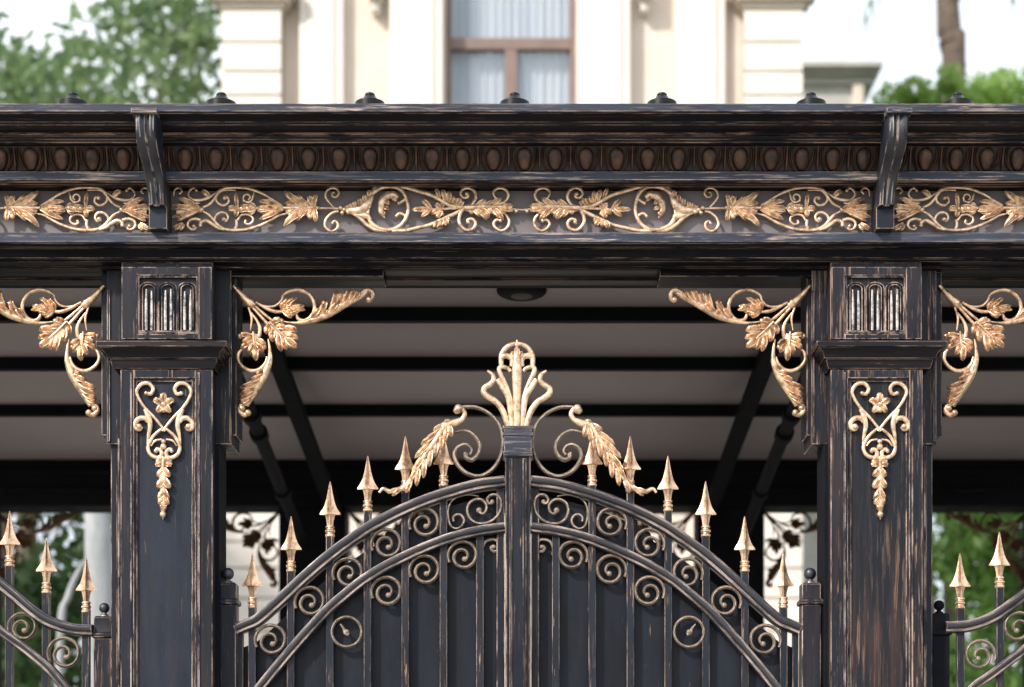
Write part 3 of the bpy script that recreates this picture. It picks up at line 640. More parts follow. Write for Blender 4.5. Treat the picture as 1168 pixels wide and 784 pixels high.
    flo = fl.m.build('flute_arch', M['v'], fr2, smooth=60)
    rd = Orn(-.014, xf)
    for c_ in (169.5, 191.5, 213.5):
        for dx, y0_, w_ in ((-2.9, 332, 3.4), (3.6, 331, 3.1)):
            jx = random.uniform(-.5, .5); rd.stroke([(c_ + dx + jx, y0_ + random.uniform(-2, 2)), (c_ + dx, 352), (c_ + dx + jx * .5, 377)], [w_ * .5, w_, w_ * 1.1, w_], .8, groove=.35)
    rd.m.build('flute_rod', M['silver'], fr2, smooth=60)
    # gold shaft ornament
    orn = thing_orn(t, sgn)
    # corner scrolls on both sides
    gm = M['gold2']
    corner(t, .10, xf, gm)
    Xc = pxX(192.2, .10)
    corner(t, .10, (-sgn, sgn * 2 * Xc), gm)
    return t
def thing_orn(parent, sgn):
    root = None
    for side in (1, -1):
        pass
    C_ = 187.0
    o = Orn(-.008, (sgn, 0)); S = o.stroke
    def mir(p): return [(2 * C_ - q[0],) + tuple(q[1:]) for q in p]
    for f in (lambda p: p, mir):
        S(f([(185.4, 492), (197.4, 477), (208.9, 465), (216, 454), (218, 446), (212.6, 438.6), (204.6, 437.4), (199.4, 443.2), (201.6, 449.4), (207, 449)]), [3.4, 3.6, 4, 4.8, 5, 4.6, 4.6])
        S(f([(189, 489.6), (191.7, 491), (199.7, 498.5), (204.6, 508), (205, 513), (202, 519), (195, 522.3), (190, 520), (190.4, 514.6), (194.4, 512.6), (196.6, 515.4)]), [3, 3.8, 4.4, 5, 5, 5, 4.2])
        S(f([(189.4, 501.2), (197, 503), (201.6, 509)]), [2, 2.8, 1.4])
        S(f([(209, 467), (205, 475), (202.6, 485), (204.4, 496), (206.2, 507)]), [4, 7, 6, 4.4, 1.6], groove=.3)
        S(f([(205, 482), (208.5, 477.6), (214.5, 477.4), (219.6, 482), (219.6, 488), (215, 489.6), (212.4, 486.4)]), [4, 6, 6.4, 6.4, 6, 5]); 
        q = f([(207, 449, 0), (215, 487, 0), (196, 514.8, 0)])
        for (a_, b_, _), r_ in zip(q, (2.4, 3.4, 2.4)): o.ball(a_, b_, r_, yo=1)
        for a_, b_, w_ in (((187, 526), (194.5, 526), 7), ((187, 530), (196, 532), 5)): 
            a2, b2 = f([a_, b_]); o.petal(a2, b2, w_, 1 if f is mir else -1, 1.5, tipw=.7)
        q = f([(193, 527, 0)])[0]; o.ball(q[0], q[1], 3.8, yo=0)
        for y0_, y1_, L_, w_ in ((534, 542, 9.6, 6.2), (545, 555, 9.8, 7), (558, 569, 8.6, 6), (565, 574, 8.2, 6), (574, 580, 5, 6)):
            a2, b2 = f([(187.5, y0_), (186.4 + L_, y1_)]); o.petal(a2, b2, w_, (2.4 if f is not mir else -2.4), 1.5, tipw=.35)
    S([(186.6, 521), (186.3, 528), (186, 535)], [4, 4.4, 3], yo=2)
    S([(186, 533), (186, 545), (186, 560), (186, 575), (186, 584)], [7, 10, 7, 9, 5], groove=.3)
    o.ball(186, 587, 3.8); S([(186, 587), (186, 592.5)], [4, 1])
    o.ball(186.6, 504, 3); o.ball(186.6, 510, 3.8, yo=1)
    ob = o.build('shaft_ornament', M['gold'], parent)
    fo = Orn(-.006, (sgn, 0))
    for a_, L_, w_ in ((-90, 12.5, 7), (-22, 12.5, 6.5), (202, 12.5, 6.5), (52, 12.5, 6), (128, 12.5, 6), (90, 10, 8)):
        fo.petal((187, 461), (187 + L_ * math.cos(R(a_)), 461 + L_ * math.sin(R(a_))), w_, 0, 2, tipw=.4)
    fo.ball(187, 462, 3, mb=fo.l, yo=3); fo.l.build('flower', M['gold'], ob, smooth=60)
    return ob
pillar(1, 'black square pillar left of the double gate with smooth bluish panel below its gold ornament')
pillar(-1, 'black square pillar right of the double gate, its long panel heavily rubbed with brown streaks')

# the next pillars along, which end the side bays (copies of the pillar with its parts)
def copy_tree(o, parent=None):
    c = o.copy(); COL.objects.link(c); c.parent = parent
    for ch in o.children: copy_tree(ch, c)
    return c
BAY = 2 * abs(XB) * 1.0075
for nm, dx, lb_ in (('gate_pillar', -BAY, 'outer black pillar ending the bay beyond the left side gate'), ('gate_pillar.001', BAY, 'outer black pillar ending the bay beyond the right side gate')):
    c = copy_tree(bpy.data.objects[nm]); c.location.x += dx; c['label'] = lb_

# ------------------------------------------------------------------ rear posts
for sgn, side, xa in ((1, 'left', 318), (-1, 'right', 318), (1, 'oL', -88), (-1, 'oR', -66)):
    lb_ = {'oL': 'dark rear post at the left picture edge with scrolls coloured as silhouettes against dark trees', 'oR': 'dark rear post at the right picture edge with scrolls coloured as silhouettes against green leaves'}.get(side, f'plain dark rear post of the carport behind the {side} half of the gate')
    Yr = 5.06; xb = xa + 76
    t = thing('rear_post', lb_, 'post', (sgn * pxX(xa + 38, Yr), 5.2, 0), 'dark posts carrying the back of the carport')
    q = MB((sgn, 0)); q.box(pxX(xa, Yr), pxX(xb, Yr), Yr, Yr + .3, 0, EYE + 2.192); q.build('shaft', M['dark'], t, bevel=.006)
    q = MB((sgn, 0)); q.box(pxX(xa - 6, Yr), pxX(xb + 6, Yr), Yr - .03, Yr + .33, 0, .18); q.build('base_plinth', M['dark'], t, bevel=.006)
    # the same corner scrolls, seen from behind, hanging under the rear beam
    for fl_ in (1, -1):
        o = bpy.data.objects.new
        src = [ob for ob in COL.objects if ob.name.startswith('corner_scroll')][0]
        # position: inner corner of the source is at px(264,325,.10)
        sx0, _, sz0 = px(264, 325, .10); so_ = ORG[src.name]
        Xc = pxX(xb, Yr) if fl_ == 1 else pxX(xa, Yr)
        cx_ = sgn * Xc; dirn = fl_ * sgn
        c = src.copy(); COL.objects.link(c); c.parent = t; c.scale = (dirn, 1, 1)
        wx = cx_ + dirn * (so_[0] - sx0); wz = EYE + 2.192 + (so_[2] - sz0)
        c.material_slots[0].link = 'OBJECT'; c.material_slots[0].material = M['backlit']  # darkened colour paints in the shade of scrolls lit from behind
        c.location = (wx - ORG[t.name][0], Yr + .12 - ORG[t.name][1], wz)
        for ch in src.children:
            d_ = ch.copy(); COL.objects.link(d_); d_.parent = c; d_.material_slots[0].link = 'OBJECT'; d_.material_slots[0].material = M['backlit']

# ------------------------------------------------------------------ gate
GX = pxX(590.7, .12); GC = 590.7; YG = .12; KG = (D0 + YG) / F
RAILSEC = [(-1, .8), (-1, -.45), (-.92, -.66), (-.72, -.78), (-.5, -.76), (-.42, -.62), (-.34, -.62), (-.26, -.86), (0, -1.04), (.3, -1.12), (.58, -1.08), (.7, -.9), (.72, -.78), (.8, -.78), (.92, -.72), (1, -.5), (1, .8)]
def spear(parent, x, ytip, Y, xf, hs=1.0, mat=None):
    k = (D0 + Y) / F; X = pxX(x, Y); m = MB(xf)
    prof_ = [(0, .3), (4, 1.2), (12, 2.6), (20, 4.2), (26, 5.8), (30.5, 7.6), (34, 9.8), (36.6, 11.8), (38.4, 12.0), (37.6, 9.0), (37.6, 6.6), (41, 5.0), (46, 4.0), (51, 3.5)]
    rings = []; zt = pxZ(ytip, Y)
    for q, w in prof_:
        t = min(w, 4.4 + w * .12) * .95; w *= k; t *= k; q *= k * hs
        sec = [(w, 0), (w * .55, -t * .28), (w * .22, -t * .62), (0, -t), (-w * .22, -t * .62), (-w * .55, -t * .28), (-w, 0), (-w * .55, t * .28), (-w * .22, t * .62), (0, t), (w * .22, t * .62), (w * .55, t * .28)]
        rings.append([(X + a, Y + b, zt - q) for a, b in sec])
    m.loft(rings)
    zc = zt - 51 * k * hs
    m.lathe(X, Y, zc, [(3.2 * k, .5 * k), (5.0 * k, -.5 * k), (5.2 * k, -1.8 * k), (4.2 * k, -3 * k), (4.4 * k, -4 * k), (5.6 * k, -5.2 * k), (5.6 * k, -7 * k), (4.4 * k, -8.2 * k), (4.6 * k, -9.2 * k), (5.4 * k, -10 * k), (5.4 * k, -12 * k), (4.6 * k, -13 * k), (3.6 * k, -13.6 * k)], n=16)
    return m.build('spearhead', mat or M['copper'], parent, smooth=38)
def bar(parent, x, ytop, Y, xf, w=8.5, mat=None, zb=.1):
    k = (D0 + Y) / F; X = pxX(x, Y); m = MB(xf); h = w * k / 2
    m.box(X - h, X + h, Y - h, Y + h, zb, pxZ(ytop, Y))
    return m.build('bar', mat or M['bar'], parent, bevel=.002)
def rail(name, parent, pts, Y, xf, w, mat=None, dep=.024):
    P = catmull(pts, 8); k = (D0 + Y) / F
    W = [((a - PX0) * k, EYE + (HY - b) * k) for a, b in P]
    if xf[0] * (W[-1][0] - W[0][0]) * 1 < 0: pass
    m = MB(xf); sec = RAILSEC
    m.sweep(W, w * k / 2, dep, Y, sec=sec)
    return m.build(name, mat or M['uv'], parent, smooth=40)
def cscroll(parent, x, y, r, Y, xf, flip=1, w=4.2, a0=None, mat=None, turns=1.75):
    o = Orn(Y, xf); pts = []
    # from the open foot at lower left, over the top, down the right and inwards
    n = 34; r0 = r
    for i in range(n + 1):
        q = i / n; a = math.pi * .86 + q * 2 * math.pi * turns            # screen angle, y down, clockwise
        rr = r0 * (1 if q < .28 else 1 - .80 * ((q - .28) / .72) ** .95)
        cxo = 0 if q < .28 else 1.5 * (q - .28)
        pts.append((x + flip * (rr * math.cos(a) + cxo), y + rr * math.sin(a) + cxo * .6))
    o.stroke(pts, [w * .9, w, w, w, w * .9, w * .8], 2.0, seg=2, n=8)
    o.ball(pts[-1][0] , pts[-1][1], 3.2, yo=.6)
    return o.m.build('scroll', mat or M['scroll'], parent, smooth=50)
def ball_post(parent, x, ycap, Y, xf, w=22, mat=None, name='hinge_post', br=7):
    k = (D0 + Y) / F; X = pxX(x, Y); m = MB(xf); h = w * k / 2; zc = pxZ(ycap, Y)
    m.box(X - h, X + h, Y - h, Y + h, .02, zc - 26 * k)
    o = m.build(name, mat or M['v'], parent, bevel=.003)
    c = MB(xf); c.lathe(X, Y, zc, [(h * 1.02, -26 * k), (h * 1.22, -25 * k), (h * 1.22, -21 * k), (h * 1.05, -19.5 * k), (h * .98, -18 * k), (h * .98, -2.5 * k), (h * .8, -.6 * k), (h * .3, 0)], sq=True)
    cc = c.build('post_cap', mat or M['v'], o, bevel=.002)
    b = MB(xf); R_ = br * k
    b.lathe(X, Y, zc, [(R_ * .8, -.2 * k), (R_ * .75, 1.5 * k), (R_ * .45, 2.5 * k)] + [(R_ * math.sin(a), 3.2 * k + R_ * (1 - math.cos(a))) for a in [.45 + (math.pi - .47) * i / 9 for i in range(10)]], n=20)
    b.build('ball_finial', M['gloss'] if mat is None else mat, o, smooth=60)
    return o
OUT = [(269, 718.5), (281, 713.5), (294, 707.5), (314, 690.5), (331, 674.5), (347, 659.5), (378, 633), (415, 606.5), (440, 592), (465, 580), (490, 570), (516, 561.5), (545, 554), (576, 549.8)]
INN = [(276, 812), (285, 800), (300, 781), (334, 740), (371, 699), (393, 679.5), (415, 662), (440, 646.5), (465, 634), (490, 623), (516, 613.5), (545, 606.5), (576, 602)]
SPX = [(288, 630.5), (332, 589), (376.5, 549), (419.5, 520), (462.5, 497.5), (506, 491.5)]
def at_curve(C, x):
    P = catmull(C, 8); return float(np.interp(x, P[:, 0], P[:, 1]))
def gate_leaf(sgn):
    xf = (1, 0) if sgn == 1 else (-1, 2 * GX)
    side = 'left' if sgn == 1 else 'right'
    lab = 'left leaf of the double gate, including the wide central upright with the gold plume' if sgn == 1 else 'right leaf of the double gate, ending at the ball-topped post beside the streaked pillar'
    t = thing('gate_leaf', lab, 'gate', (pxX(258, YG) * sgn + (2 * GX if sgn == -1 else 0), YG, 0), 'two leaves of the arched double gate')
    rail('arch_rail', t, OUT, YG - .012, xf, 13.5, dep=.030); rail('inner_rail', t, INN, YG - .012, xf, 12, dep=.026)
    ball_post(t, 260 if sgn == 1 else 257.5, 665, YG, xf)
    # backing sheet below the arch
    P = catmull(OUT, 6); k = (D0 + YG + .03) / F
    poly = [(pxX(273, YG + .03), .1)] + [((a - PX0) * k, EYE + (HY - (b + (24 if a < 440 else 16))) * k) for a, b in P if a > 273 and a < 574] + [(pxX(574, YG + .03), .1)]
    m = MB(xf); m.profy(poly, YG + .026, YG + .034); m.build('backing_sheet', M['sheet'], t, smooth=0)
    mk = M['bar']
    for x_, y_ in SPX:
        yb = y_ + 63
        b_ = bar(t, x_, yb, YG, xf); spear(b_, x_, y_, YG, xf)
    bar(t, 547.5, at_curve(INN, 547.5), YG, xf); bar(t, 571, 551, YG, xf, 9, M['v'])
    bar(t, 274.5, 722, YG, xf, 7)
    q = MB(xf); q.box(pxX(268, YG), pxX(576, YG), YG - .02, YG + .02, .05, .13); q.build('bottom_rail', M['h'], t, bevel=.003)
    for (x_, y_, r_) in ((483.5, 597, 17), (440.5, 621, 17), (396.5, 654.5, 17), (353, 687, 17), (308.5, 731, 17.5), (527.5, 634.5, 16.5), (484, 651, 17), (440.5, 675.5, 17)):
        cscroll(t, x_, y_, r_, YG - .006, xf)
    o = Orn(YG - .006, xf)
    o.stroke([(395.5 + 17 * math.cos(a), 721 + 17 * math.sin(a)) for a in np.linspace(0, 2 * math.pi, 25)], 3.6, 2, seg=2, n=8)
    o.stroke([(388, 712), (392, 717), (394, 722), (398, 724)], [1.5, 3, 5, 4]); o.ball(395.5, 721, 3); o.m.build('ring', M['scroll'], t, smooth=50)
    o = Orn(YG - .006, xf)    # small scroll beside the centre, below the inner rail
    o.stroke([(551, 633), (550.5, 625), (554, 618), (561, 615.4), (567, 617), (569.6, 622), (568, 628), (562.5, 629), (560, 625), (563, 622.4)], [3, 3.4, 3.4, 3]); o.ball(563.6, 624, 2.4)
    o.m.build('scroll', M['scroll'], t, smooth=50)
    o = Orn(YG - .008, xf)    # double spiral between the rails
    o.stroke([(546, 583), (549.6, 586.5), (554, 583.5), (554.8, 576.5), (550, 571), (543, 570), (535.8, 574), (533, 582), (535.4, 590.5), (542, 596.5), (550.5, 597.6), (560, 595), (568, 588), (571.6, 579), (571, 570), (566, 565), (559.6, 565.4), (556, 570), (558, 574.6), (562, 574)], [3.4, 3.4, 3.6, 3.8, 3.8, 3.6, 3.2], 2, seg=4); o.ball(546.5, 582.5, 3.4, yo=.6); o.ball(561.5, 572.6, 2.6, yo=.6)
    o.m.build('scroll', M['scroll'], t, smooth=50)
    o = Orn(YG - .008, xf)
    o.stroke([(546, 566.4), (535, 564.6), (523, 566.6), (514.5, 573), (511, 583), (512, 594), (515, 601), (521, 603.4), (527, 600), (529.4, 593.6), (526, 588), (520.6, 587.4), (517, 590.5), (517.4, 595)], [1.4, 1.8, 2.4, 3, 3, 3.2, 3, 2.6], 2, seg=4)
    o.m.build('scroll', M['scroll'], t, smooth=50)
    # crest scroll over the arch
    o = Orn(YG - .004, xf)
    o.stroke([(522, 466), (533, 464.4), (546, 465.8), (560.6, 474), (571, 488), (574, 506), (569.6, 524), (560, 537), (546.5, 543.6), (533, 540.4), (523, 531.4), (518.2, 520), (521, 511.6), (529, 507.4), (535.6, 509.6), (538.4, 515), (536, 519)], [4.4, 4.2, 4.2, 4.6, 4.6, 4.8, 5, 5, 4.6, 4, 3.6], 1.8, seg=5)
    o.stroke([(516, 494), (529.5, 491.4), (540.6, 496.6), (547.4, 507.6), (545.6, 518), (538.5, 524.6), (532, 522.4), (530.6, 516.5)], [3.4, 4, 4.4, 5, 5.4, 5, 4], 1.8, seg=5); o.ball(531.6, 519.5, 3)
    cs = o.m.build('crest_scroll', M['scroll'], t, smooth=50)
    g_ = Orn(YG - .032, xf)   # gold leaf garland
    g_.ball(523, 466.5, 5.2); g_.ball(521, 468.4, 4)
    g_.stroke([(526.6, 466), (530, 472), (527, 478.4), (519, 482.6), (506, 486), (500, 492)], [5, 5.6, 6, 9, 9, 7], groove=.2)
    sp_ = [(506, 486), (500, 498), (491, 511), (481.4, 525), (473, 541), (461, 556), (447, 561), (438, 558)]
    g_.stroke(sp_, [5, 6, 6, 5, 5, 5, 4, 3], groove=.3, yo=2)
    g_.stroke([(452, 561), (444, 560.5), (437, 557.6), (432.6, 562)], [5, 5, 4, 3])
    for a_, b_, w_, c_ in (((508, 484), (494, 492), 6, 0), ((504, 490), (480, 508), 6.5, 0), ((496, 500), (473, 523), 6.5, 0), ((486, 516), (470, 541), 6.5, 0), ((480, 526), (467, 551), 6, 0), ((512, 484), (515, 499), 7, 0), ((510, 487), (507, 505), 6, 0), ((504, 494), (503, 514), 6, 0),
                           ((499, 501), (496, 522), 6, 0), ((492, 510), (489.5, 533), 6, 0), ((485, 521), (483, 546), 6, 0), ((478, 532), (475, 555), 6, 0), ((470, 546), (463, 563), 5.6, 0), ((462, 554), (447, 566), 5.4, 0), ((456, 557), (442, 563), 4.4, 0), ((516, 481), (506, 481.4), 4, 0)):
        g_.petal(a_, b_, w_ * .86, c_ , 2.8, tipw=.05)
    g_.build('leaf_garland', M['gold'], t)
    if sgn == 1:   # meeting stile with gold plume
        X0 = pxX(576.3, YG); X1 = pxX(605.3, YG)
        q = MB(); q.box(X0, X1, YG - .045, YG + .045, .05, pxZ(520, YG)); st = q.build('central_upright', M['v'], t, bevel=.003)
        q = MB(); q.box(X0 + 5 * KG, X0 + 8 * KG, YG - .051, YG - .0455, .06, pxZ(526, YG)); q.box(X1 - 9 * KG, X1 - 5 * KG, YG - .051, YG - .0455, .06, pxZ(526, YG))
        q.box(X0 + .002, X0 + 2.2 * KG, YG - .049, YG - .0455, .06, pxZ(526, YG)); q.build('upright_bead', M['v_heavy'], st, bevel=.001)
        q = MB(); q.lathe((X0 + X1) / 2, YG, pxZ(523.5, YG), [(14.6 * KG, 0), (16.6 * KG, 1 * KG), (16.6 * KG, 5 * KG), (15.6 * KG, 6 * KG), (15.6 * KG, 22 * KG), (17.2 * KG, 23.5 * KG), (17.4 * KG, 26 * KG), (15.8 * KG, 27.5 * KG), (15.8 * KG, 30 * KG), (17.2 * KG, 31 * KG), (17.2 * KG, 34 * KG), (10 * KG, 35 * KG)], sq=True)
        q.build('upright_collar', M['h_worn'], st, bevel=.002)
        f_ = Orn(YG - .01); c0 = 589.6
        def both(p, w, **k_):
            w = [q * 1.35 for q in w]
            f_.stroke(p, w, **k_); f_.stroke([(2 * c0 - a, b) for a, b in p], w, **k_)
        f_.stroke([(c0, 491), (c0, 470), (c0, 440), (c0, 412), (c0, 398)], [7, 8, 9, 12, 10, 4], .7, groove=.3, yo=2)
        f_.stroke([(c0, 398), (c0, 388)], [3, 1.6]); f_.ball(c0, 394, 2.8)
        both([(c0 - 5.5, 491), (582.4, 470), (579.5, 453), (573, 442), (567.4, 433)], [4.5, 5, 5, 5, 4.5], groove=.2)
        both([(c0 - 10, 491), (578.6, 484), (574, 470), (567, 459.6), (558, 453.4), (552.4, 448.6), (552.6, 443), (559, 438.6), (562.8, 434), (562, 428), (556, 423)], [4.5, 5, 5.4, 5.4, 5.6, 5.4, 5, 4.5, 2])
        both([(584.5, 470), (582.6, 456), (577, 440), (571.4, 428), (569.4, 421), (573, 418.6), (580, 421), (582, 424)], [3, 4, 4.5, 4.2, 3.6, 3.2])
        both([(572, 420), (571.6, 407), (575.6, 398.6), (582, 393.6), (c0, 392)], [4, 4.6, 4.6, 4, 3.4])
        both([(572, 408), (576, 406), (581.5, 407), (584.6, 411), (584, 418)], [4.6, 5, 5, 4.6])
        f_.fan((c0, 412), [(c0 - 6, 401, 5), (c0, 396, 6), (c0 + 6, 401, 5)])
        f_.build('plume_finial', M['gold'], st)
    else:
        pass
    return t
gate_leaf(1); gate_leaf(-1)

# ------------------------------------------------------------------ side gates beyond the pillars
YS = .14
def side_gate(sgn):
    if sgn == 1:
        t = thing('side_gate', 'curved black side gate with gold spearheads left of the bluish pillar', 'gate', (-1.9, YS, 0), 'lower side gates beside the pillars')
        OUTS = [(-206, 551), (-160, 560), (-110, 582), (-70, 612), (-40, 633), (-14, 655), (3, 668), (20, 682), (40, 699), (60, 711), (84, 718), (106, 719.5)]
        INS = [(-206, 603), (-160, 613), (-110, 637), (-70, 668), (-30, 694), (0, 719), (29, 740), (57, 764), (74, 784), (92, 806)]
        sps = [(11, 583), (53, 613.5), (98.5, 635.5), (-32, 552), (-75, 527), (-118, 508), (-161, 497)]; xf = (1, 0)
        scr = ((25.5, 716, 16, 1), (73, 746, 18, 1), (-18, 690, 16, 1)); px_ = 119; yc = 703
    else:
        t = thing('side_gate', 'curved black side gate with gold spearheads right of the streaked pillar, before green hedge', 'gate', (1.9, YS, 0), 'lower side gates beside the pillars')
        OUTS = [(1078, 716), (1098, 715), (1116, 711), (1134, 703), (1150, 692), (1168, 679), (1200, 655), (1240, 625), (1290, 590), (1340, 566), (1396, 556)]
        INS = [(1096, 800), (1110, 784), (1131, 769), (1168, 741), (1200, 715), (1240, 682), (1290, 648), (1340, 621), (1396, 608)]
        sps = [(1095, 631), (1140, 607), (1184, 570), (1228, 540), (1272, 514), (1316, 500), (1360, 492)]; xf = (1, 0)
        scr = ((1162, 716, 17, -1), (1118, 748, 17, -1)); px_ = 1071; yc = 700
    mid = pxX(OUTS[0][0] if sgn == 1 else OUTS[-1][0], YS)
    for xf in ((1, 0), (-1, 2 * mid)):
        rail('arch_rail', t, OUTS, YS - .01, xf, 13.5, dep=.028); rail('inner_rail', t, INS, YS - .01, xf, 11, dep=.024)
        for x_, y_ in sps:
            b_ = bar(t, x_, y_ + 63, YS, xf, 8.5); spear(b_, x_, y_, YS, xf)
        for x_, y_, r_, f_ in scr: cscroll(t, x_, y_, r_, YS - .006, xf, flip=f_)
        ball_post(t, px_, yc, YS + .02, xf, w=20, br=6, mat=None if sgn == 1 else M['dark'])
    q = MB(); h = abs(mid - pxX(px_, YS)); q.box(mid - h, mid + h, YS - .02, YS + .02, .05, .13); q.build('bottom_rail', M['h'], t, bevel=.003)
side_gate(1); side_gate(-1)

# ceiling lamp
t = thing('ceiling_lamp', 'small dark round lamp fixed under the carport ceiling above the gate plume', 'lamp', (0, 1.24, CZ))
q = MB(); q.lathe(0, 1.24, CZ - .034, [(.06, 0), (.09, .003), (.108, .012), (.115, .02), (.115, .033)], n=24); q.build('lamp_housing', M['dark'], t, smooth=50)
q = MB(); q.lathe(0, 1.24, CZ - .039, [(.001, 0), (.03, .001), (.045, .003), (.05, .0048)], n=20); q.build('diffuser', plain('lamp_glass', (.05, .045, .04)), t, smooth=50)

# ------------------------------------------------------------------ villa
YV = 15.0; KV = (D0 + YV) / F
vl = thing('villa', 'cream limestone villa with pilasters and brown framed window behind the gate', 'house', (0, 19, 0))
XX = lambda q, Y=YV: pxX(q, Y); ZZ = lambda q, Y=YV: pxZ(q, Y)
HV = 14.8
wl, wr = XX(262), XX(906); wx0, wx1 = XX(508), XX(657); wz1 = ZZ(-60); wz0 = ZZ(190)
m = MB(); Y0 = YV
m.box(wl, wx0, Y0, Y0 + .4, 0, HV); m.box(wx1, wr, Y0, Y0 + .4, 0, HV); m.box(wx0, wx1, Y0, Y0 + .4, wz1, HV); m.box(wx0, wx1, Y0, Y0 + .4, 0, wz0)
m.box(wl, wr, Y0 + 7, Y0 + 7.4, 0, HV); m.box(wl, wl + .4, Y0 + .401, Y0 + 6.999, 0, HV); m.box(wr - .4, wr, Y0 + .401, Y0 + 6.999, 0, HV); m.box(wl + .4, wr - .4, Y0 + .401, Y0 + 6.999, HV - .3, HV)
m.build('wall', M['stone'], vl, smooth=0)
def pil(a, b, pr=.12, y1=-90, y0=None, mat='stone2'):
    q = MB(); q.box(XX(a), XX(b), Y0 - pr, Y0 - .001, ZZ(y0) if y0 else 5.6, ZZ(y1)); o = q.build('pilaster', M[mat], vl, bevel=.02); return o
for a, b, pr in ((343, 393, .16), (446, 506, .22), (659, 718, .22), (771, 826, .16)):
    o = pil(a, b, pr)
    q = MB(); q.box(XX(a + 10), XX(b - 10), Y0 - pr - .03, Y0 - pr - .001, 6.0, ZZ(-70)); q.build('pilaster_face', M['stone2'], o, bevel=.015)
# rusticated corner piers
for a, b in ((257, 324), (846, 912)):
    zc = 0.0; zs = [ZZ(v) for v in (760, 723, 686, 652, 622, 586, 552, 518, 484, 450, 416, 382, 348, 314, 280, 246, 212, 178, 146, 119, 92, 59, 22)]
    base = None
    q = MB(); q.box(XX(a) + .015, XX(b) - .015, Y0 - .24, Y0 - .001, 0, ZZ(20)); base = q.build('corner_pier', M['joint'], vl)
    q = MB()
    for i in range(len(zs) - 1): q.box(XX(a), XX(b), Y0 - .27, Y0 - .235, zs[i] + .012, zs[i + 1] - .012)
    q.build('stone_block_course', M['stone2'], base, bevel=.008)
    q = MB(); h = ZZ(22)
    for e, z0_, z1_ in ((.03, 0, .07), (.10, .071, .15), (.17, .151, .30), (.10, .301, 1.6)): q.box(XX(a) - e, XX(b) + e, Y0 - .27 - e, Y0 - .0005, h + z0_, h + z1_)
    q.build('pier_capital', M['stone'], base, bevel=.02)
# small consoles between pilasters
for c_ in (430, 735):
    q = MB(); q.box(XX(c_ - 8), XX(c_ + 8), Y0 - .3, Y0 - .001, ZZ(8), ZZ(-30)); q.box(XX(c_ - 5), XX(c_ + 5), Y0 - .18, Y0 - .001, ZZ(20), ZZ(8) - .001); q.build('console', M['stone2'], vl, bevel=.02)
# lower ashlar joints on the wall plane
q = MB()
for v in (760, 723, 686, 652, 622, 586, 552):
    q.box(XX(325), XX(845), Y0 - .03, Y0 - .001, ZZ(v) + .012, ZZ(v - 33 if v > 600 else v - 32) - .012)
q.build('ashlar_course', M['stone'], vl, bevel=.008)
q = MB(); q.box(wl - .3, wr + .3, Y0 - .45, Y0 + 7.6, HV, HV + .35); q.box(wl - .5, wr + .5, Y0 - .65, Y0 + 7.8, HV + .351, HV + .6); q.build('cornice', M['stone2'], vl, bevel=.03)
q = MB(); a, b, c, d = wl - .5, wr + .5, Y0 - .6, Y0 + 7.8; q.loft([[(a, c, HV + .601), (b, c, HV + .601), (b, d, HV + .601), (a, d, HV + .601)], [(a + 2, c + 2.5, HV + 2.2), (b - 2, c + 2.5, HV + 2.2), (b - 2, d - 2.5, HV + 2.2), (a + 2, d - 2.5, HV + 2.2)]])
q.build('roof', M['roof'], vl)
# window: frame, transom, mullion, panes, curtain
zt_, zm_, zb_ = ZZ(-60), ZZ(46), ZZ(190)
q = MB(); fw = .065
q.box(wx0, wx0 + fw, Y0 + .1, Y0 + .2, zb_, zt_); q.box(wx1 - fw, wx1, Y0 + .1, Y0 + .2, zb_, zt_); q.box(wx0 + fw, wx1 - fw, Y0 + .1, Y0 + .2, zb_, zb_ + fw); q.box(wx0 + fw, wx1 - fw, Y0 + .1, Y0 + .2, zt_ - fw, zt_)
q.box(wx0 + fw, wx1 - fw, Y0 + .09, Y0 + .2, zm_ - .07, zm_ + .07); xm = XX(583); q.box(xm - .075, xm + .075, Y0 + .095, Y0 + .2, zb_ + fw, zm_ - .07)
wf = q.build('window', M['wframe'], vl, bevel=.006)
for a, b, c, d in ((wx0 + fw, wx1 - fw, zm_ + .07, zt_ - fw), (wx0 + fw, xm - .075, zb_ + fw, zm_ - .07), (xm + .075, wx1 - fw, zb_ + fw, zm_ - .07)):
    q = MB(); q.box(a, b, Y0 + .15, Y0 + .16, c, d); q.build('pane', M['glass'], wf)
q = MB()
P = []; nx = 90
for i in range(nx + 1): P.append((wx0 + (wx1 - wx0) * i / nx, Y0 + .30 + .025 * math.sin(i * 1.1) + .012 * math.sin(i * 2.7)))
q.loft([[(x, y, zb_) for x, y in P] + [(x, y + .01, zb_) for x, y in P[::-1]], [(x, y, zt_) for x, y in P] + [(x, y + .01, zt_) for x, y in P[::-1]]])
q.build('curtain', M['curtain'], wf, smooth=60)

# low building on the right
YL = 24.0
lb = thing('outbuilding', 'low grey stone outbuilding with stepped cornice right of the villa', 'building', (pxX(950, YL), YL + 2, 0))
xr = [(915, 1003, 78, 86, .35), (915, 998, 86.3, 90, .22), (915, 994, 90.3, 98, .1), (915, 988, 98.3, 103, .04)]
q = MB(); q.box(pxX(820, YL), pxX(985, YL), YL, YL + 6, 0, pxZ(98, YL)); q.build('wall', M['grey_stone'], lb)
q = MB()
for a, b, y0_, y1_, e in xr[:3]: q.box(pxX(818, YL), pxX(b, YL), YL - e, YL + 6 + e, pxZ(y1_, YL), pxZ(y0_, YL))
q.build('cornice', M['grey_stone'], lb, bevel=.03)
q = MB(); q.box(pxX(972, YL), pxX(984, YL), YL - .12, YL - .001, 0, pxZ(99, YL)); q.build('pilaster', M['stone'], lb, bevel=.02)

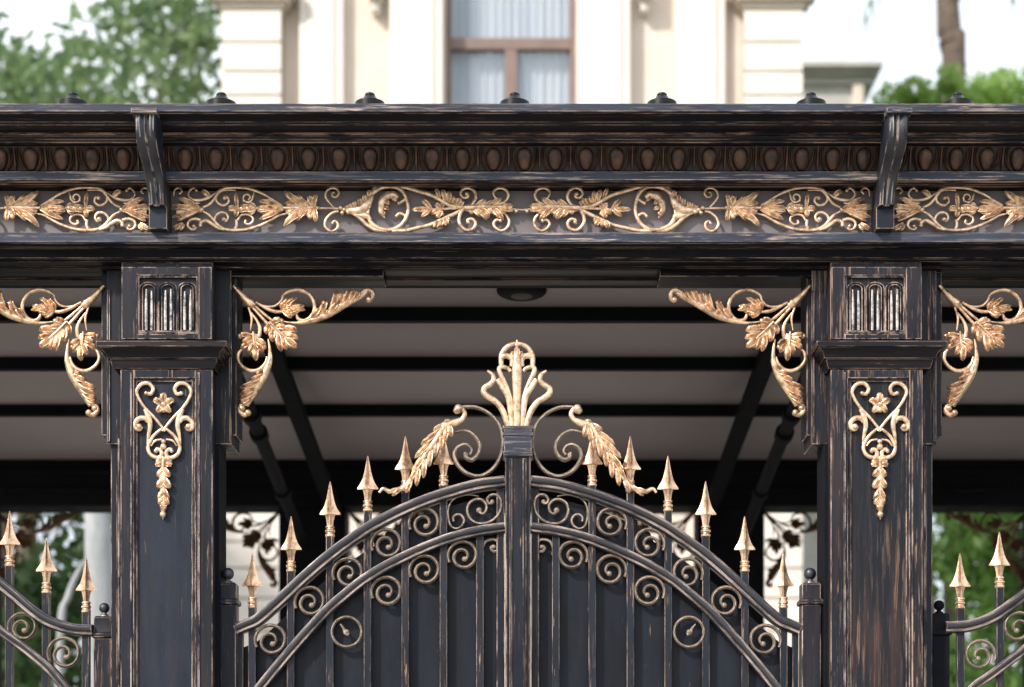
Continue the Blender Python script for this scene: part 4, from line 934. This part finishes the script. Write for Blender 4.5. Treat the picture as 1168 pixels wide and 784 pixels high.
# ------------------------------------------------------------------ trees and shrubs
def trunk(mb, pts, r0, r1, n=12, rough=.12):
    P = [Vector(p) for p in catmull(pts, 6)]; rings = []; m = len(P)
    for i, p in enumerate(P):
        r = r0 + (r1 - r0) * i / (m - 1); r *= 1 + rough * (random.random() - .5)
        rings.append([(p.x + r * math.cos(2 * math.pi * k / n) * (1 + rough * .6 * (random.random() - .5)), p.y + r * math.sin(2 * math.pi * k / n), p.z) for k in range(n)])
    mb.loft(rings)
def crown(mb, clumps, count, size):
    """many small leaf quads spread in uneven clumps"""
    C_ = [np.array(c[:3]) for c in clumps]; Rr = np.array([c[3] for c in clumps]); W_ = Rr ** 2; W_ /= W_.sum()
    vs = []; fs = []
    for i in range(count):
        j = rng.choice(len(C_), p=W_); d = rng.normal(size=3); d /= np.linalg.norm(d); r = Rr[j] * (.35 + .65 * rng.rand() ** .6) * (1 + .25 * rng.rand())
        c = C_[j] + d * r * np.array([1, 1, .8]); s = size * (.6 + .8 * rng.rand())
        a = rng.normal(size=3); a /= np.linalg.norm(a); b = np.cross(a, rng.normal(size=3)); b /= np.linalg.norm(b)
        p = [c - a * s, c - b * s * .45, c + a * s, c + b * s * .45]; n0 = len(vs); vs += [tuple(q) for q in p]; fs.append((n0, n0 + 1, n0 + 2, n0 + 3))
    b0 = len(mb.v); mb.v += vs; mb.f += [[b0 + k for k in f] for f in fs]; mb.uv += [[(0, 0)] * 4] * len(fs)
def crown_build(mb, name, mat, parent):
    V = np.array(mb.v); c = V.mean(0); me = bpy.data.meshes.new(name); me.from_pydata([tuple(v) for v in V - c], [], mb.f); me.materials.append(mat)
    o = bpy.data.objects.new(name, me); link(o, parent, tuple(c)); return o
def tree(name, label, cat, x, y, h, cr, leaf, count, size, tr=.22, group=None, bark='bark', seedc=14, low=.35, spread=1.0):
    t = thing(name, label, cat, (x, y, 0), group)
    q = MB(); trunk(q, [(x, y, -.1), (x + .1, y, h * .3), (x - .1, y, h * .6), (x, y, h * .85)], tr, tr * .35)
    cl_ = []
    for i in range(seedc):
        a = rng.rand() * 2 * math.pi; rr = cr * spread * rng.rand() ** .5; zz = h * (low + (1 - low) * rng.rand())
        cx_, cy_ = x + rr * math.cos(a), y + rr * math.sin(a) * .8
        cl_.append((cx_, cy_, zz, cr * (.22 + .25 * rng.rand())))
        if i % 2 == 0: trunk(q, [(x, y, zz * .55), ((x + cx_) / 2, (y + cy_) / 2, zz * .8), (cx_, cy_, zz)], tr * .16, tr * .05, n=6)
    q.build('trunk', M[bark], t, smooth=60)
    c = MB(); crown(c, cl_, count, size); crown_build(c, 'crown', M[leaf], t); return t
def shrub(name, label, cat, x, y, z0, w, h, leaf, count, size, group=None):
    t = thing(name, label, cat, (x, y, 0), group); q = MB()
    cl_ = []
    for i in range(12):
        cx_ = x + (rng.rand() - .5) * w; zz = z0 + h * (.15 + .6 * rng.rand()); cl_.append((cx_, y + (rng.rand() - .5) * w * .5, zz, min(w, h) * (.2 + .15 * rng.rand())))
        trunk(q, [(x + (cx_ - x) * .2, y, 0), (x + (cx_ - x) * .6, y, zz * .6), (cx_, y, zz)], .035, .012, n=6)
    q.build('stem', M['bark'], t); c = MB(); crown(c, cl_, count, size); crown_build(c, 'crown', M[leaf], t)
# upper left: loose cool green crowns with sky gaps
Yt = 20
tree('broadleaf_tree', 'tall loose bluish green tree at the upper left edge', 'tree', pxX(30, Yt), Yt, 14.2, 2.5, 'leaf_blue', 6500, .12, group='loose green trees at the upper left', seedc=44, low=.55)
tree('broadleaf_tree', 'bluish green tree with sky gaps in front of the villa left corner', 'tree', pxX(175, Yt + 2), Yt + 2, 15.2, 2.0, 'leaf_blue', 4600, .12, group='loose green trees at the upper left', seedc=34, low=.58)
tree('broadleaf_tree', 'dark lower tree filling the side opening left of the left pillar', 'tree', pxX(10, 13), 13, 7.0, 2.0, 'leaf_dark', 9000, .10, seedc=22, low=.25)
tree('broadleaf_tree', 'dark green tree behind the pale trunk beside the left pillar', 'tree', pxX(110, 16), 16.5, 8.5, 1.9, 'leaf_dark', 8000, .11, seedc=20, low=.25)
t = thing('pale_tree', 'thick pale grey tree trunk seen just left of the left pillar', 'tree', (pxX(112, 8.5), 8.5, 0))
q = MB(); trunk(q, [(pxX(118, 8.5), 8.5, -.1), (pxX(116, 8.5), 8.5, 2), (pxX(113, 8.5), 8.5, 3.6), (pxX(110, 8.5), 8.6, 5.2), (pxX(118, 8.5), 8.8, 7.0)], .15, .09); q.build('trunk', M['bark_pale'], t, smooth=60)
q = MB(); trunk(q, [(pxX(62, 8.5), 8.5, -.1), (pxX(68, 8.5), 8.5, pxZ(750, 8.5)), (pxX(78, 8.5), 8.5, pxZ(680, 8.5)), (pxX(96, 8.5), 8.5, pxZ(640, 8.5))], .04, .025); q.build('limb', M['bark_pale'], t, smooth=60)
c = MB(); crown(c, [(pxX(118, 8.5) + rng.rand() * 2 - 1.3, 8.9 + rng.rand(), 6.5 + rng.rand() * 1.2, .5) for i in range(8)], 2200, .07); crown_build(c, 'crown', M['leaf_dark'], t)
# right: bright greenery
tree('broadleaf_tree', 'fresh green tree filling the side opening right of the right pillar', 'tree', pxX(1195, 14), 14, 6.9, 1.75, 'leaf_mid', 22000, .08, seedc=60, low=.25)
tree('broadleaf_tree', 'fresh green tree at the right edge behind the side gate', 'tree', pxX(1215, 12), 12, 6.0, 1.6, 'leaf_mid', 7000, .09, seedc=18, low=.25)
Ys = 19
tree('round_tree', 'bright green rounded tree crown just above the cornice, left of the bare trunk', 'tree', pxX(1058, Ys), Ys, pxZ(92, Ys), .62, 'leaf_bright', 6500, .06, seedc=34, low=.84, group='bright green crowns above the cornice at right', tr=.1)
tree('round_tree', 'bright green rounded tree crown just above the cornice, right of the bare trunk', 'tree', pxX(1140, Ys), Ys, pxZ(90, Ys), .85, 'leaf_bright', 9000, .06, seedc=44, low=.84, group='bright green crowns above the cornice at right', tr=.1)
Yp = 21
t = thing('palm_tree', 'bare thick trunk rising into the white sky at the upper right', 'tree', (pxX(1086, Yp), Yp, 0))
q = MB(); P_ = [(pxX(1088, Yp), Yp, -.1), (pxX(1088, Yp), Yp, 6), (pxX(1088, Yp), Yp, pxZ(90, Yp)), (pxX(1085, Yp), Yp, pxZ(50, Yp)), (pxX(1081, Yp), Yp, pxZ(10, Yp)), (pxX(1079, Yp), Yp, pxZ(-170, Yp))]
trunk(q, P_, .2, .17, n=16, rough=.16)
for i in range(46):
    zz = pxZ(random.uniform(-60, 100), Yp); a = random.random() * 6.28; xx = pxX(1079 + 9 * (pxZ(-170, Yp) - zz) / (pxZ(-170, Yp) - pxZ(100, Yp)), Yp)
    q.lathe(xx + .15 * math.cos(a), Yp + .15 * math.sin(a), zz, [(.03, -.08), (.06, 0), (.05, .06), (.01, .09)], n=6)
q.build('trunk', M['bark'], t, smooth=60)
c = MB(); zt2 = pxZ(-170, Yp)
for i in range(26):
    a = 2 * math.pi * i / 26 + random.random() * .2; el = random.uniform(-.1, .9); L = 2.3; P = []
    for j in range(9):
        u = j / 8; P.append(np.array((pxX(1079, Yp) + math.cos(a) * L * u * math.cos(el), Yp + math.sin(a) * L * u * math.cos(el), zt2 + L * (u * math.sin(el) - .75 * u * u * .9))))
    for j in range(8):
        d_ = P[j + 1] - P[j]; s_ = np.cross(d_, (0, 0, 1)); s_ /= np.linalg.norm(s_) + 1e-6
        for sd in (-1, 1):
            for e in (0, .5):
                p0 = P[j] + d_ * e; l_ = .34 * math.sin(math.pi * (.12 + .85 * (j + e) / 8.5)); tip = p0 + s_ * sd * l_ + d_ * .8 + np.array((0, 0, -.10))
                b0 = len(c.v); c.v += [tuple(p0), tuple(p0 + d_ * .3), tuple(tip)]; c.f.append([b0, b0 + 1, b0 + 2]); c.uv.append([(0, 0)] * 3)
crown_build(c, 'crown', M['leaf_blue'], t)
bpy.context.view_layer.update()
